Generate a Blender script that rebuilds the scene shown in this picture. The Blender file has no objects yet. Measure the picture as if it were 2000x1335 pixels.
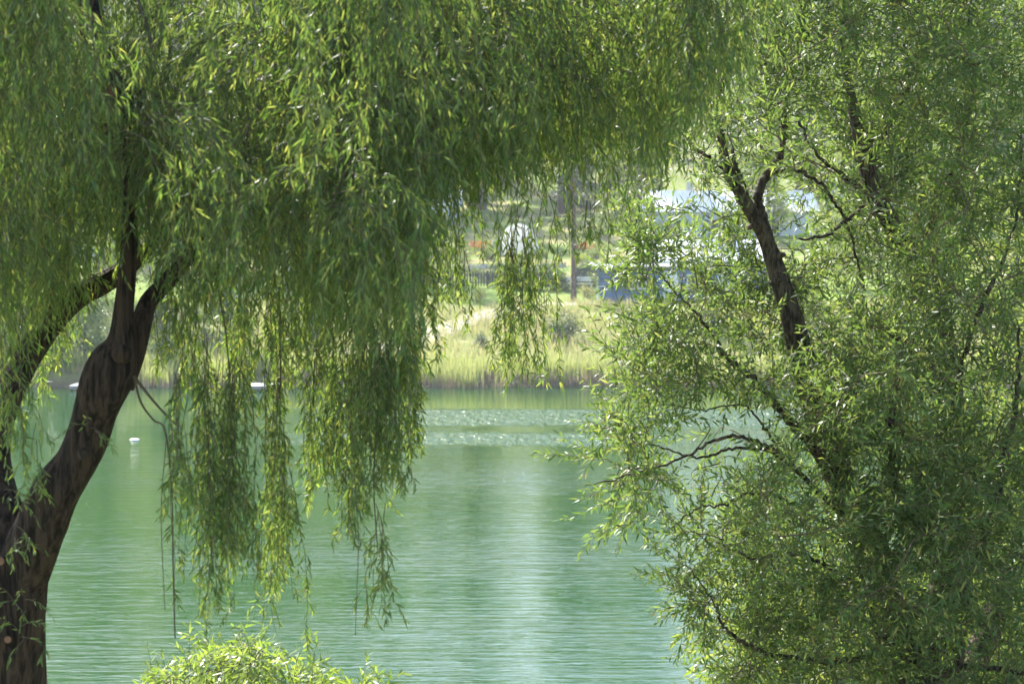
import bpy, math, random
import numpy as np
from mathutils import Vector

SC = bpy.context.scene
COL = SC.collection
R = math.radians
rng = np.random.default_rng(7)
random.seed(7)

# ------------------------------------------------------------------ camera
F = 70 / 36 * 2000.0                     # focal length in photo pixels
CAMZ = 7.1
PITCH = math.atan(217 / F)
cam = bpy.data.cameras.new('camera')
cam.lens = 70; cam.sensor_width = 36
cam.clip_start = 0.1; cam.clip_end = 5000
cam.dof.use_dof = True
cam.dof.focus_distance = 13.8
cam.dof.aperture_fstop = 4.8
camo = bpy.data.objects.new('camera', cam); COL.objects.link(camo)
camo.location = (0, 0, CAMZ)
camo.rotation_euler = (R(90) - PITCH, 0, 0)
SC.camera = camo

# ------------------------------------------------------------------ light
SUN_EL, SUN_AZ = R(41), R(-28)           # azimuth from +Y towards +X
w = bpy.data.worlds.new("World"); SC.world = w; w.use_nodes = True
nt = w.node_tree; bg = nt.nodes['Background']
sky = nt.nodes.new('ShaderNodeTexSky'); sky.sky_type = 'NISHITA'; sky.sun_disc = False
sky.sun_elevation = SUN_EL; sky.sun_rotation = SUN_AZ
sky.air_density = 1.0; sky.dust_density = 1.0
nt.links.new(sky.outputs[0], bg.inputs[0]); bg.inputs[1].default_value = 0.13
sd = bpy.data.lights.new('sun', 'SUN'); sd.energy = 5.0; sd.angle = R(0.5); sd.color = (1, .94, .84)
so = bpy.data.objects.new('sun', sd); COL.objects.link(so)
dv = Vector((math.sin(SUN_AZ) * math.cos(SUN_EL), math.cos(SUN_AZ) * math.cos(SUN_EL), math.sin(SUN_EL)))
so.rotation_euler = dv.to_track_quat('Z', 'Y').to_euler(); so.location = (0, 0, 60)
SC.view_settings.view_transform = 'Standard'; SC.view_settings.look = 'None'
SC.view_settings.exposure = 1.95; SC.view_settings.gamma = 1
SC.cycles.use_denoising = True
SC.cycles.max_bounces = 8; SC.cycles.transmission_bounces = 6; SC.cycles.diffuse_bounces = 3

# ------------------------------------------------------------------ maths
cp, sp_ = math.cos(PITCH), math.sin(PITCH)
def at(px, py, Y):
    """point at depth Y (metres along +Y) seen at photo pixel px, py"""
    a = (np.asarray(px, float) - 1000) / F; b = -(np.asarray(py, float) - 667.5) / F
    dy = cp + b * sp_; dz = -sp_ + b * cp
    Y = np.asarray(Y, float)
    return np.stack(np.broadcast_arrays(a / dy * Y, Y, CAMZ + dz / dy * Y), -1)
def proj(P):
    P = np.asarray(P, float); d = P - np.array([0, 0, CAMZ])
    f = d[..., 1] * cp - d[..., 2] * sp_; u = d[..., 1] * sp_ + d[..., 2] * cp
    return 1000 + F * d[..., 0] / f, 667.5 - F * u / f
GY = [-80, -2, 4, 8, 13, 20, 24, 30, 40, 80, 88, 90.3, 93, 97, 110, 120, 128, 140, 155, 180, 250, 500, 1500]
GZ = [5.8, 5.45, 5.1, 4.5, 3.2, 1.0, 0, -1.2, -2.5, -2.5, -.9, .02, .5, 1.2, 2.86, 3.5, 4.8, 5.7, 7.1, 9.6, 17, 40, 40]
def gz(x, y):
    x = np.asarray(x, float); y = np.asarray(y, float)
    z = np.interp(y, GY, GZ)
    far = np.clip((y - 92) / 40, 0, 1)
    z = z + far * (.25 * np.sin(x * .21 + y * .13) + .15 * np.sin(x * .53 - y * .31))
    big = np.clip((y - 180) / 250, 0, 1)
    az = x / np.maximum(y, 1)                       # valley sides rise left and right of a low saddle
    t = np.interp(az, [-.5, -.12, -.012, .11, .24, .5], [.30, .29, .15, .14, .27, .30])
    f = np.clip((y - 260) / 360, 0, 1); f = f * f * (3 - 2 * f)
    z = z * (1 - f) + f * (7 + 620 * t)
    z = z + big * (1 - .6 * f) * (9 * np.sin(x * .011 + 1.2) + 4 * np.sin(x * .031 + y * .01))
    return z
def ground_at(px, py, y0=90, y1=600):
    ys = np.arange(y0, y1, .25)
    P = at(px, py, ys); g = gz(P[:, 0], ys)
    k = np.argmax(P[:, 2] <= g) if (P[:, 2] <= g).any() else len(ys) - 1
    return np.array([P[k, 0], ys[k], g[k]])
def norm(v):
    return v / np.maximum(np.linalg.norm(v, axis=-1, keepdims=True), 1e-9)
def smooth(pts, n=8):
    """Catmull-Rom through rows of any width"""
    p = np.asarray(pts, float); q = np.vstack([2 * p[0] - p[1], p, 2 * p[-1] - p[-2]]); out = []
    for i in range(len(p) - 1):
        a, b, c, d = q[i:i + 4]; t = np.linspace(0, 1, n, endpoint=False)[:, None]
        out.append(.5 * (2 * b + (c - a) * t + (2 * a - 5 * b + 4 * c - d) * t**2 + (3 * b - a - 3 * c + d) * t**3))
    out.append(p[-1:]); return np.vstack(out)

# ------------------------------------------------------------------ mesh building
class MB:
    """collects polygons with one material slot and one float attribute per vertex"""
    def __init__(s): s.v = []; s.a = []; s.f = []; s.n = 0     # f: (faces array, material index)
    def add(s, v, f, mi=0, a=0.0):
        v = np.asarray(v, float).reshape(-1, 3); f = np.asarray(f, int)
        s.v.append(v); s.a.append(np.broadcast_to(np.asarray(a, float), (len(v),)).copy())
        s.f.append((f + s.n, mi)); s.n += len(v)
    def box(s, x0, y0, z0, x1, y1, z1, mi=0, a=0.0):
        v = [(x, y, z) for z in (z0, z1) for x, y in ((x0, y0), (x1, y0), (x1, y1), (x0, y1))]
        s.add(v, [(3, 2, 1, 0), (4, 5, 6, 7), (0, 1, 5, 4), (1, 2, 6, 5), (2, 3, 7, 6), (3, 0, 4, 7)], mi, a)
    def tube(s, p, r, n=6, mi=0, a=0.0, cap=True, rough=0.0, seed=0):
        p = np.asarray(p, float); r = np.broadcast_to(np.asarray(r, float), (len(p),)); m = len(p)
        t = norm(np.gradient(p, axis=0)); u = np.cross(t, [0.31, 0.9, 0.13]); u = norm(u); w_ = np.cross(t, u)
        an = np.arange(n) / n * 2 * math.pi
        rr = r[:, None] * np.ones((1, n))
        if rough:
            ln = np.r_[0, np.cumsum(np.linalg.norm(np.diff(p, axis=0), axis=1))][:, None]
            g = np.random.default_rng(seed); k = 0
            for fr, fl, am in ((2, 1.7, .5), (3, 3.1, .4), (5, 2.3, .35), (8, 4.5, .35), (11, 6, .4), (14, 9, .35), (9, 17, .22), (4, 23, .18)):
                ph = g.uniform(0, 6.28, 3)
                k = k + am * np.sin(fr * an[None] + ph[0] + 1.3 * np.sin(ln * fl + ph[1])) * np.cos(ln * fl * .6 + ph[2])
            rr = rr * (1 + rough * k)
        v = p[:, None] + rr[..., None] * (np.cos(an)[None, :, None] * u[:, None] + np.sin(an)[None, :, None] * w_[:, None])
        i = np.arange(m - 1)[:, None] * n; j = np.arange(n)[None]; j2 = (j + 1) % n
        f = np.stack([i + j, i + j2, i + n + j2, i + n + j], -1).reshape(-1, 4)
        s.add(v, f, mi, a)
        if cap and n > 3:
            s.f.append((np.array([np.arange(n)[::-1] + s.n - m * n]), mi)); s.f.append((np.array([np.arange(n) + s.n - n]), mi))
    def tubes(s, P, Rr, n=3, mi=0, a=0.0):
        """many polylines of the same length: P (k,m,3), Rr (k,m)"""
        k, m, _ = P.shape
        t = norm(np.gradient(P, axis=1)); u = norm(np.cross(t, [0.31, 0.9, 0.13])); w_ = np.cross(t, u)
        an = np.arange(n) / n * 2 * math.pi
        v = P[:, :, None] + Rr[..., None, None] * (np.cos(an)[:, None] * u[:, :, None] + np.sin(an)[:, None] * w_[:, :, None])
        base = np.arange(k)[:, None, None] * m * n; i = np.arange(m - 1)[None, :, None] * n; j = np.arange(n)[None, None]; j2 = (j + 1) % n
        f = np.stack([base + i + j, base + i + j2, base + i + n + j2, base + i + n + j], -1).reshape(-1, 4)
        s.add(v, f, mi, a)
    def leaves(s, B, D, L, W, mi=0, g=rng, curve=.18, up=None, simple=False):
        """lance-shaped leaves from B along D; up biases which way the blade faces"""
        B = np.asarray(B); N = len(B)
        if N == 0: return
        D = norm(np.asarray(D)); L = np.broadcast_to(L, (N,))[:, None]; W = np.broadcast_to(W, (N,))[:, None]
        q = g.normal(size=(N, 3))
        if up is not None: q = q * .55 + np.asarray(up)
        S = norm(np.cross(D, q)); M = np.cross(S, D)
        a = g.random(N)
        c = curve * L * g.uniform(.2, 1.4, (N, 1))
        if simple:
            v = np.stack([B, B + D * L * .45 + S * W * .5, B + D * L - M * c, B + D * L * .45 - S * W * .5], 1)
            o = np.arange(N)[:, None] * 4
            s.add(v, o + np.array([[0, 3, 2, 1]]), mi, np.repeat(a, 4)); return
        v = np.stack([B, B + D * L * .28 + S * W * .5 + M * W * .12, B + D * L * .28 - S * W * .5 + M * W * .12,
                      B + D * L * .66 + S * W * .36 - M * c * .3, B + D * L * .66 - S * W * .36 - M * c * .3, B + D * L - M * c], 1)
        o = np.arange(N)[:, None] * 6; aa = np.repeat(a, 6)
        s.add(v, o + np.array([[0, 2, 1]]), mi, aa)
        s.f.append((o + np.array([[1, 2, 4, 3]]) + s.n - N * 6, mi)); s.f.append((o + np.array([[3, 4, 5]]) + s.n - N * 6, mi))
    def build(s, name, mats, parent=None, smooth_=False):
        me = bpy.data.meshes.new(name)
        V = np.vstack(s.v); me.vertices.add(len(V)); me.vertices.foreach_set('co', V.astype(np.float32).ravel())
        li = np.concatenate([f.ravel() for f, _ in s.f]); tot = np.concatenate([np.full(len(f), f.shape[1]) for f, _ in s.f])
        mi = np.concatenate([np.full(len(f), m) for f, m in s.f])
        me.loops.add(len(li)); me.loops.foreach_set('vertex_index', li.astype(np.int32))
        me.polygons.add(len(tot)); me.polygons.foreach_set('loop_start', (np.cumsum(tot) - tot).astype(np.int32))
        me.polygons.foreach_set('material_index', mi.astype(np.int32))
        me.polygons.foreach_set('use_smooth', np.full(len(tot), smooth_))
        at_ = me.attributes.new('tone', 'FLOAT', 'POINT'); at_.data.foreach_set('value', np.concatenate(s.a).astype(np.float32))
        me.update(); me.validate()
        for m in (mats if isinstance(mats, (list, tuple)) else [mats]): me.materials.append(m)
        o = bpy.data.objects.new(name, me); COL.objects.link(o)
        if parent is not None: o.parent = parent
        return o

def tag(o, label=None, cat=None, group=None, kind=None):
    if label: o['label'] = label
    if cat: o['category'] = cat
    if group: o['group'] = group
    if kind: o['kind'] = kind
    return o
def thing(name, label, cat, loc=(0, 0, 0), rz=0, group=None):
    o = bpy.data.objects.new(name, None); COL.objects.link(o); o.location = tuple(loc); o.rotation_euler = (0, 0, rz)
    o.empty_display_size = .2
    return tag(o, label, cat, group)
def dup(root, loc, rz=0, s=1.0, label=None, group=None):
    r = root.copy(); COL.objects.link(r); r.location = tuple(loc); r.rotation_euler = (0, 0, rz); r.scale = (s, s, s) if np.isscalar(s) else tuple(s)
    if label: r['label'] = label
    if group: r['group'] = group
    for ch in list(root.children):
        c = ch.copy(); COL.objects.link(c); c.parent = r
        for gch in ch.children:
            d = gch.copy(); COL.objects.link(d); d.parent = c
    return r

# ------------------------------------------------------------------ materials
def mat(name):
    m = bpy.data.materials.new(name); m.use_nodes = True
    t = m.node_tree; b = t.nodes['Principled BSDF']; o = t.nodes['Material Output']
    return m, t, b, o
def ramp(t, stops, src):
    r = t.nodes.new('ShaderNodeValToRGB'); e = r.color_ramp.elements
    while len(e) < len(stops): e.new(.5)
    for x, (p, c) in zip(e, stops): x.position = p; x.color = (*c, 1)
    t.links.new(src, r.inputs[0]); return r.outputs[0]
def noise(t, scale, detail=4, vec=None, rough=.55, dist=0):
    n = t.nodes.new('ShaderNodeTexNoise'); n.inputs['Scale'].default_value = scale; n.inputs['Detail'].default_value = detail
    n.inputs['Roughness'].default_value = rough; n.inputs['Distortion'].default_value = dist
    if vec is not None: t.links.new(vec, n.inputs['Vector'])
    return n.outputs[0]
def coords(t, scale=(1, 1, 1), rot=(0, 0, 0), kind='Object'):
    c = t.nodes.new('ShaderNodeTexCoord'); m = t.nodes.new('ShaderNodeMapping')
    m.inputs['Scale'].default_value = scale; m.inputs['Rotation'].default_value = rot
    t.links.new(c.outputs[kind], m.inputs[0]); return m.outputs[0]
def mixc(t, f, a, b, mode='MIX'):
    m = t.nodes.new('ShaderNodeMix'); m.data_type = 'RGBA'; m.blend_type = mode
    for s, v in ((m.inputs[0], f), (m.inputs[6], a), (m.inputs[7], b)):
        if hasattr(v, 'links'): t.links.new(v, s)
        elif isinstance(v, (tuple, list)): s.default_value = (*v, 1)
        else: s.default_value = v
    return m.outputs[2]
def leaf_mat(name, stops, trans, tf=.42, spec=.45, rough=.42):
    m, t, b, o = mat(name)
    a = t.nodes.new('ShaderNodeAttribute'); a.attribute_name = 'tone'
    c = ramp(t, stops, a.outputs['Fac']); t.links.new(c, b.inputs['Base Color'])
    b.inputs['Roughness'].default_value = rough; b.inputs['Specular IOR Level'].default_value = spec
    tr = t.nodes.new('ShaderNodeBsdfTranslucent'); t.links.new(ramp(t, trans, a.outputs['Fac']), tr.inputs[0])
    mx = t.nodes.new('ShaderNodeMixShader'); mx.inputs[0].default_value = tf
    t.links.new(b.outputs[0], mx.inputs[1]); t.links.new(tr.outputs[0], mx.inputs[2]); t.links.new(mx.outputs[0], o.inputs[0])
    return m
def plain(name, c, rough=.6, var=.25, scale=6, spec=.4, metal=0):
    m, t, b, o = mat(name); n = noise(t, scale, 5, coords(t))
    c = np.array(c); t.links.new(ramp(t, [(.3, tuple(c * (1 - var))), (.7, tuple(np.minimum(c * (1 + var), 1)))], n), b.inputs['Base Color'])
    b.inputs['Roughness'].default_value = rough; b.inputs['Specular IOR Level'].default_value = spec; b.inputs['Metallic'].default_value = metal
    return m
def bark_mat(name, c0, c1, sc=(34, 34, 7), strength=.9):
    m, t, b, o = mat(name)
    v = coords(t, sc); n = noise(t, 1, 8, v, .66, .35); n2 = noise(t, 2.3, 3, coords(t))
    c = ramp(t, [(.43, c0), (.58, c1)], n); c = mixc(t, ramp(t, [(.35, (0, 0, 0)), (.8, (.35, .35, .35))], n2), c, tuple(np.array(c1) * .6))
    t.links.new(c, b.inputs['Base Color']); b.inputs['Roughness'].default_value = .85; b.inputs['Specular IOR Level'].default_value = .2
    bp = t.nodes.new('ShaderNodeBump'); bp.inputs['Strength'].default_value = strength; bp.inputs['Distance'].default_value = .06
    t.links.new(n, bp.inputs['Height']); t.links.new(bp.outputs[0], b.inputs['Normal']); return m

M = {}
M['weep'] = leaf_mat('weeping_leaf', [(0, (.032, .070, .028)), (.5, (.054, .102, .044)), (.96, (.095, .150, .07)), (.995, (.20, .15, .04))],
                     [(0, (.12, .23, .03)), (.6, (.23, .34, .05)), (1, (.42, .45, .08))], .46, .35, .5)
M['willow'] = leaf_mat('willow_leaf', [(0, (.030, .068, .024)), (.5, (.062, .110, .040)), (.95, (.12, .165, .065)), (.985, (.26, .22, .06))],
                       [(0, (.16, .26, .035)), (.6, (.21, .33, .06)), (1, (.38, .44, .09))], .37, .27, .5)
M['shrubleaf'] = leaf_mat('shrub_leaf', [(0, (.06, .11, .03)), (.5, (.13, .19, .06)), (1, (.24, .30, .13))],
                          [(0, (.20, .32, .03)), (1, (.38, .46, .07))], .42)
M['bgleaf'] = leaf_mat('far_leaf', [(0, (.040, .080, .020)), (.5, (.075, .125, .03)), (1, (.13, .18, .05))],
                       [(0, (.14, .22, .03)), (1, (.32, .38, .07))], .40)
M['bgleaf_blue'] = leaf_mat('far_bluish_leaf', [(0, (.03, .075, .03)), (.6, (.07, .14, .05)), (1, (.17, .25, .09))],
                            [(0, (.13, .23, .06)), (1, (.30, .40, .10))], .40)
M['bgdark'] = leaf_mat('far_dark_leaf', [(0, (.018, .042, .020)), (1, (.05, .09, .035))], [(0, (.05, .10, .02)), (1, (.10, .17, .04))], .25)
M['bglit'] = leaf_mat('far_sunlit_leaf', [(0, (.10, .16, .03)), (1, (.22, .27, .07))], [(0, (.26, .36, .04)), (1, (.42, .48, .08))], .42)  # sunlit look put into a brighter, yellower leaf colour
M['needle'] = leaf_mat('pine_needle', [(0, (.03, .05, .025)), (1, (.07, .095, .045))], [(0, (.05, .08, .02)), (1, (.09, .12, .04))], .2)
M['bark'] = bark_mat('willow_bark', (.008, .005, .004), (.072, .047, .033), (36, 36, 3.4), 1.0)
M['bark2'] = bark_mat('grey_willow_bark', (.022, .016, .012), (.15, .115, .085), (40, 40, 9))
M['twig'] = plain('twig_bark', (.07, .05, .028), .7, .3, 20)
M['twig2'] = plain('reddish_twig_bark', (.09, .06, .035), .7, .3, 20)
M['pinebark'] = bark_mat('pine_bark', (.06, .042, .033), (.20, .14, .11), (9, 9, 3))
M['cut'] = plain('cut_wood', (.15, .075, .042), .8, .35, 25)

# ------------------------------------------------------------------ terrain and lake
def build_terrain():
    xs = np.unique(np.r_[np.linspace(-700, -60, 40), np.linspace(-60, 60, 121), np.linspace(60, 700, 40)])
    ys = np.unique(np.r_[np.linspace(-80, 0, 12), np.linspace(0, 40, 41), np.linspace(40, 86, 24), np.linspace(86, 200, 115), np.linspace(200, 600, 60), np.linspace(600, 1500, 30)])
    X, Yg = np.meshgrid(xs, ys); Z = gz(X, Yg)
    Z = Z + np.where((Yg > 94) & (Yg < 220), .06 * np.sin(X * 2.1 + Yg) * np.sin(Yg * 1.7 - X), 0)
    v = np.stack([X, Yg, Z], -1).reshape(-1, 3); nx = len(xs); ny = len(ys)
    i = np.arange(ny - 1)[:, None] * nx + np.arange(nx - 1)[None]
    mb = MB(); mb.add(v, np.stack([i, i + 1, i + nx + 1, i + nx], -1).reshape(-1, 4))
    m, t, b, o = mat('meadow_ground')
    pos = coords(t); sx = t.nodes.new('ShaderNodeSeparateXYZ'); t.links.new(pos, sx.inputs[0])
    n1 = noise(t, .22, 5, pos); n2 = noise(t, 2.5, 5, pos); n3 = noise(t, 11, 4, pos)
    dry = ramp(t, [(.25, (.20, .19, .075)), (.75, (.33, .29, .14))], n3)
    green = ramp(t, [(.25, (.10, .16, .035)), (.75, (.20, .26, .06))], n3)
    wild = mixc(t, ramp(t, [(.38, (0, 0, 0)), (.62, (1, 1, 1))], n2), dry, green)
    y = t.nodes.new('ShaderNodeMath'); y.operation = 'MULTIPLY_ADD'; t.links.new(n1, y.inputs[0]); y.inputs[1].default_value = 10
    t.links.new(sx.outputs[1], y.inputs[2])
    def band(a0, a1):
        mr = t.nodes.new('ShaderNodeMapRange'); mr.inputs[1].default_value = a0; mr.inputs[2].default_value = a1; t.links.new(y.outputs[0], mr.inputs[0]); return mr.outputs[0]
    c = mixc(t, band(114, 117), wild, ramp(t, [(.2, (.13, .22, .04)), (.8, (.24, .31, .07))], n2))       # mown lawn
    gard = mixc(t, ramp(t, [(.42, (0, 0, 0)), (.58, (1, 1, 1))], n1), dry, green)
    c = mixc(t, band(127, 131), c, gard)
    c = mixc(t, band(190, 240), c, ramp(t, [(.3, (.07, .11, .03)), (.7, (.20, .22, .07))], n1))
    mud = ramp(t, [(.3, (.07, .06, .035)), (.7, (.14, .12, .07))], n2)
    zr = t.nodes.new('ShaderNodeMapRange'); zr.inputs[1].default_value = .05; zr.inputs[2].default_value = .5; t.links.new(sx.outputs[2], zr.inputs[0])
    c = mixc(t, zr.outputs[0], mud, c)
    t.links.new(c, b.inputs['Base Color']); b.inputs['Roughness'].default_value = .95; b.inputs['Specular IOR Level'].default_value = .1
    bp = t.nodes.new('ShaderNodeBump'); bp.inputs['Strength'].default_value = .8; bp.inputs['Distance'].default_value = .15
    t.links.new(n3, bp.inputs['Height']); t.links.new(bp.outputs[0], b.inputs['Normal'])
    return tag(mb.build('terrain', m, smooth_=True), kind='structure')
build_terrain()

def build_lake():
    mb = MB(); mb.add([(-700, 20, 0), (700, 20, 0), (700, 96, 0), (-700, 96, 0)], [(0, 1, 2, 3)])
    m, t, b, o = mat('green_lake_water')
    pos = coords(t)
    sx = t.nodes.new('ShaderNodeSeparateXYZ'); t.links.new(pos, sx.inputs[0])
    # broad patches of milky green
    nb = noise(t, .05, 3, coords(t, (1, .5, 1)))
    t.links.new(ramp(t, [(.3, (.006, .046, .012)), (.7, (.014, .060, .014))], nb), b.inputs['Base Color'])
    b.inputs['Specular IOR Level'].default_value = .42; b.inputs['Roughness'].default_value = .04; b.inputs['IOR'].default_value = 1.333
    # long-crested ripples
    w1 = noise(t, 1, 3, coords(t, (.62, 4.2, 1), (0, 0, R(-5))), .5, .3)
    w2 = noise(t, 1, 2, coords(t, (1.9, 11.5, 1), (0, 0, R(-8))), .5, .2)
    w3 = noise(t, 1, 2, coords(t, (.16, .75, 1), (0, 0, R(4))), .5)
    chop = noise(t, 1, 2, coords(t, (3.6, 1.0, 1), (0, 0, R(10))), .6, .3)
    def math_(op, a, bb, c=None):
        k = t.nodes.new('ShaderNodeMath'); k.operation = op
        for s, v in zip(k.inputs, (a, bb, c)):
            if v is None: continue
            if hasattr(v, 'links'): t.links.new(v, s)
            else: s.default_value = v
        return k.outputs[0]
    edge = noise(t, 1, 3, coords(t, (.10, .35, 1)), .6)
    yy = math_('MULTIPLY_ADD', edge, 3.0, sx.outputs[1])
    def mr(src, a0, a1, b0=0., b1=1.):
        k = t.nodes.new('ShaderNodeMapRange'); k.interpolation_type = 'SMOOTHSTEP'
        for i, v in enumerate((a0, a1, b0, b1)): k.inputs[i + 1].default_value = v
        t.links.new(src, k.inputs[0]); return k.outputs[0]
    bandA = math_('MULTIPLY', mr(yy, 73.0, 74.4), mr(yy, 80.0, 81.0, 1, 0))
    bandB = math_('MULTIPLY', math_('MULTIPLY', mr(yy, 66.8, 67.8), mr(yy, 71.2, 72.2, 1, 0)), mr(sx.outputs[0], 3, 6, 1, 0))
    ruff = math_('MULTIPLY', math_('MAXIMUM', bandA, bandB), mr(sx.outputs[0], -10.5, -5.5))
    calm = mr(yy, 56, 68, 1, .28)                                   # smoother towards the far bank
    gust = mr(noise(t, 1, 2, coords(t, (.045, .11, 1)), .5), .35, .65, .55, 1.25)
    h = math_('MULTIPLY_ADD', w2, .34, w1); h = math_('MULTIPLY_ADD', w3, .7, h); h = math_('SUBTRACT', h, 1.02)
    chop = math_('SUBTRACT', chop, .5)
    h = math_('MULTIPLY', math_('MULTIPLY', h, calm), gust)
    h = math_('MULTIPLY_ADD', math_('MULTIPLY', chop, ruff), 9.0, h)
    t.links.new(math_('MULTIPLY_ADD', ruff, .22, .04), b.inputs['Roughness'])
    bp = t.nodes.new('ShaderNodeBump'); bp.inputs['Strength'].default_value = 1; bp.inputs['Distance'].default_value = .030
    t.links.new(h, bp.inputs['Height']); t.links.new(bp.outputs[0], b.inputs['Normal'])
    return tag(mb.build('lake_water', m), kind='structure')
build_lake()

# gravel track
def build_path():
    c = smooth([ground_at(*p)[:2] for p in ((560, 700), (700, 690), (800, 672), (870, 645), (930, 622), (1000, 606))] + [(-0.3 + 4, 112.0), (9, 113.4), (16, 114)], 8)
    d = norm(np.gradient(c, axis=0)); nrm = np.stack([-d[:, 1], d[:, 0]], 1)
    rows = []
    for k, wd in enumerate((-.85, -.45, 0, .45, .85)):
        q = c + nrm * (wd + .12 * np.sin(np.arange(len(c)) * 1.3 + k))[:, None]
        rows.append(np.c_[q, gz(q[:, 0], q[:, 1]) + (.03 if abs(wd) > .8 else .10)])
    v = np.stack(rows, 1); n = len(c); i = np.arange(n - 1)[:, None] * 5 + np.arange(4)[None]
    mb = MB(); mb.add(v, np.stack([i, i + 5, i + 6, i + 1], -1).reshape(-1, 4))
    m, t, b, o = mat('gravel'); n_ = noise(t, 9, 6, coords(t)); n2 = noise(t, .8, 3, coords(t))
    c_ = mixc(t, ramp(t, [(.45, (0, 0, 0)), (.65, (1, 1, 1))], n2), ramp(t, [(.3, (.28, .25, .20)), (.7, (.42, .38, .32))], n_), (.27, .27, .12))
    t.links.new(c_, b.inputs['Base Color']); b.inputs['Roughness'].default_value = .95
    tag(mb.build('gravel_path', m, smooth_=True), kind='structure')
build_path()

# ------------------------------------------------------------------ reeds and meadow grass (stuff)
def blades(n, xr, yr, hr, wd, mats, name, g, sway=.12, keep=None, base_a=0.0):
    x = g.uniform(*xr, n); y = g.uniform(*yr, n)
    if keep is not None:
        k = keep(x, y); x, y = x[k], y[k]; n = len(x)
    h = g.uniform(*hr, n) * (1 + .18 * np.sin(x * .9) * np.sin(x * .37 + 1))
    z = np.maximum(gz(x, y), -.35) - .05
    a = g.uniform(0, 6.28, n); w_ = g.uniform(.6, 1.4, n) * wd
    side = np.stack([np.cos(a), np.sin(a), 0 * a], 1); b2 = g.uniform(0, 6.28, n); lean = np.stack([np.cos(b2), np.sin(b2), 0 * b2], 1) * (h * sway * g.uniform(.2, 1.6, n))[:, None]
    B = np.stack([x, y, z], 1); U = np.array([0, 0, 1.])
    r = g.random(n)
    lv = [(0, .6, 0), (.33, 1, .12), (.66, .8, .45), (1, .08, 1.1)]
    V = []; A = []
    for f_, ww, ln in lv:
        c = B + U * (h * f_)[:, None] + lean * ln
        V += [c - side * (w_ * ww * .5)[:, None], c + side * (w_ * ww * .5)[:, None]]
        A += [f_ * .8 + r * .2, f_ * .8 + r * .2]
    V = np.stack(V, 1); A = np.stack(A, 1)
    o = np.arange(n)[:, None] * 8
    mb = MB(); mb.add(V, np.concatenate([o + np.array([[k, k + 1, k + 3, k + 2]]) for k in (0, 2, 4)]), 0, A.ravel())
    return tag(mb.build(name, mats), kind='stuff')
M['reed'] = leaf_mat('reed_blade', [(0, (.30, .24, .22)), (.26, (.36, .29, .24)), (.42, (.25, .30, .12)), (.8, (.27, .36, .12)), (1, (.42, .42, .19))],
                     [(0, (.26, .20, .15)), (.3, (.30, .24, .15)), (.5, (.36, .40, .10)), (1, (.50, .50, .18))], .42, .3, .5)
M['grass'] = leaf_mat('meadow_grass_blade', [(0, (.13, .17, .05)), (.5, (.26, .28, .11)), (1, (.44, .40, .23))],
                      [(0, (.20, .24, .05)), (.5, (.36, .35, .12)), (1, (.50, .43, .22))], .42, .2, .6)
g1 = np.random.default_rng(11)
edge_y = lambda x: 90.3 + .45 * np.sin(x * .55) + .3 * np.sin(x * 1.7 + 2) + .2 * np.sin(x * 4.1)
blades(19000, (-27, 27), (89.6, 92.8), (.8, 1.38), .034, M['reed'], 'reeds', g1, .10,
       lambda x, y: (y > edge_y(x)) & (np.sin(x * 2.3 + 2 * np.sin(y)) + np.sin(x * .8 + y * 2) > -1.25) & ~((x > -22.6) & (x < -18.0) & (y < 92.6)) & ~((x > -12.3) & (x < -10.4) & (y < 92)))
blades(36000, (-28, 28), (92.4, 113), (.25, .65), .04, M['grass'], 'meadow_grass', g1, .3,
       lambda x, y: ~((y > 111 - .9 * np.abs(x + 3)) & (x < 0) & (x > -4)) & (np.sin(x * 1.1 + y * .7) + np.sin(y * 1.3 - x * .5) > -1.1))

# ------------------------------------------------------------------ background trees
def make_crown_mesh(lumps, n, leaf, g, mi=0, flat=.8):
    """leaf clumps spread through several lumps: (x, y, z, r)"""
    mb = MB(); lumps = np.asarray(lumps, float); wts = lumps[:, 3]**2.2; wts /= wts.sum()
    ncl = max(12, n // 22)
    k = g.choice(len(lumps), ncl, p=wts)
    d = norm(g.normal(size=(ncl, 3))); rad = g.random(ncl)**.38 * g.uniform(.75, 1.12, ncl)
    C = lumps[k, :3] + d * (rad * lumps[k, 3])[:, None] * np.array([1, 1, flat])
    idx = np.repeat(np.arange(ncl), 22); N = len(idx)
    P = C[idx] + g.normal(size=(N, 3)) * leaf * 1.25
    D = norm(g.normal(size=(N, 3)) + d[idx] * .8 + np.array([0, 0, -.25]))
    mb.leaves(P, D, g.uniform(.7, 1.3, N) * leaf, g.uniform(.35, .6, N) * leaf, mi, g, .15, (0, 0, .6), simple=True)
    return mb
def lumps_for(h, r, g, low=.25, n=16, top=1.0):
    L = []
    for i in range(n):
        f_ = low + (top - low) * (i + .5) / n; env = r * (math.sin(math.pi * min(.97, (f_ - low) / (top - low) * .82 + .16)))**.7
        a = g.uniform(0, 6.28); q = env * g.uniform(.25, .8)
        L.append((q * math.cos(a), q * math.sin(a), h * f_ * .93, r * g.uniform(.28, .48)))
    return L
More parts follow.
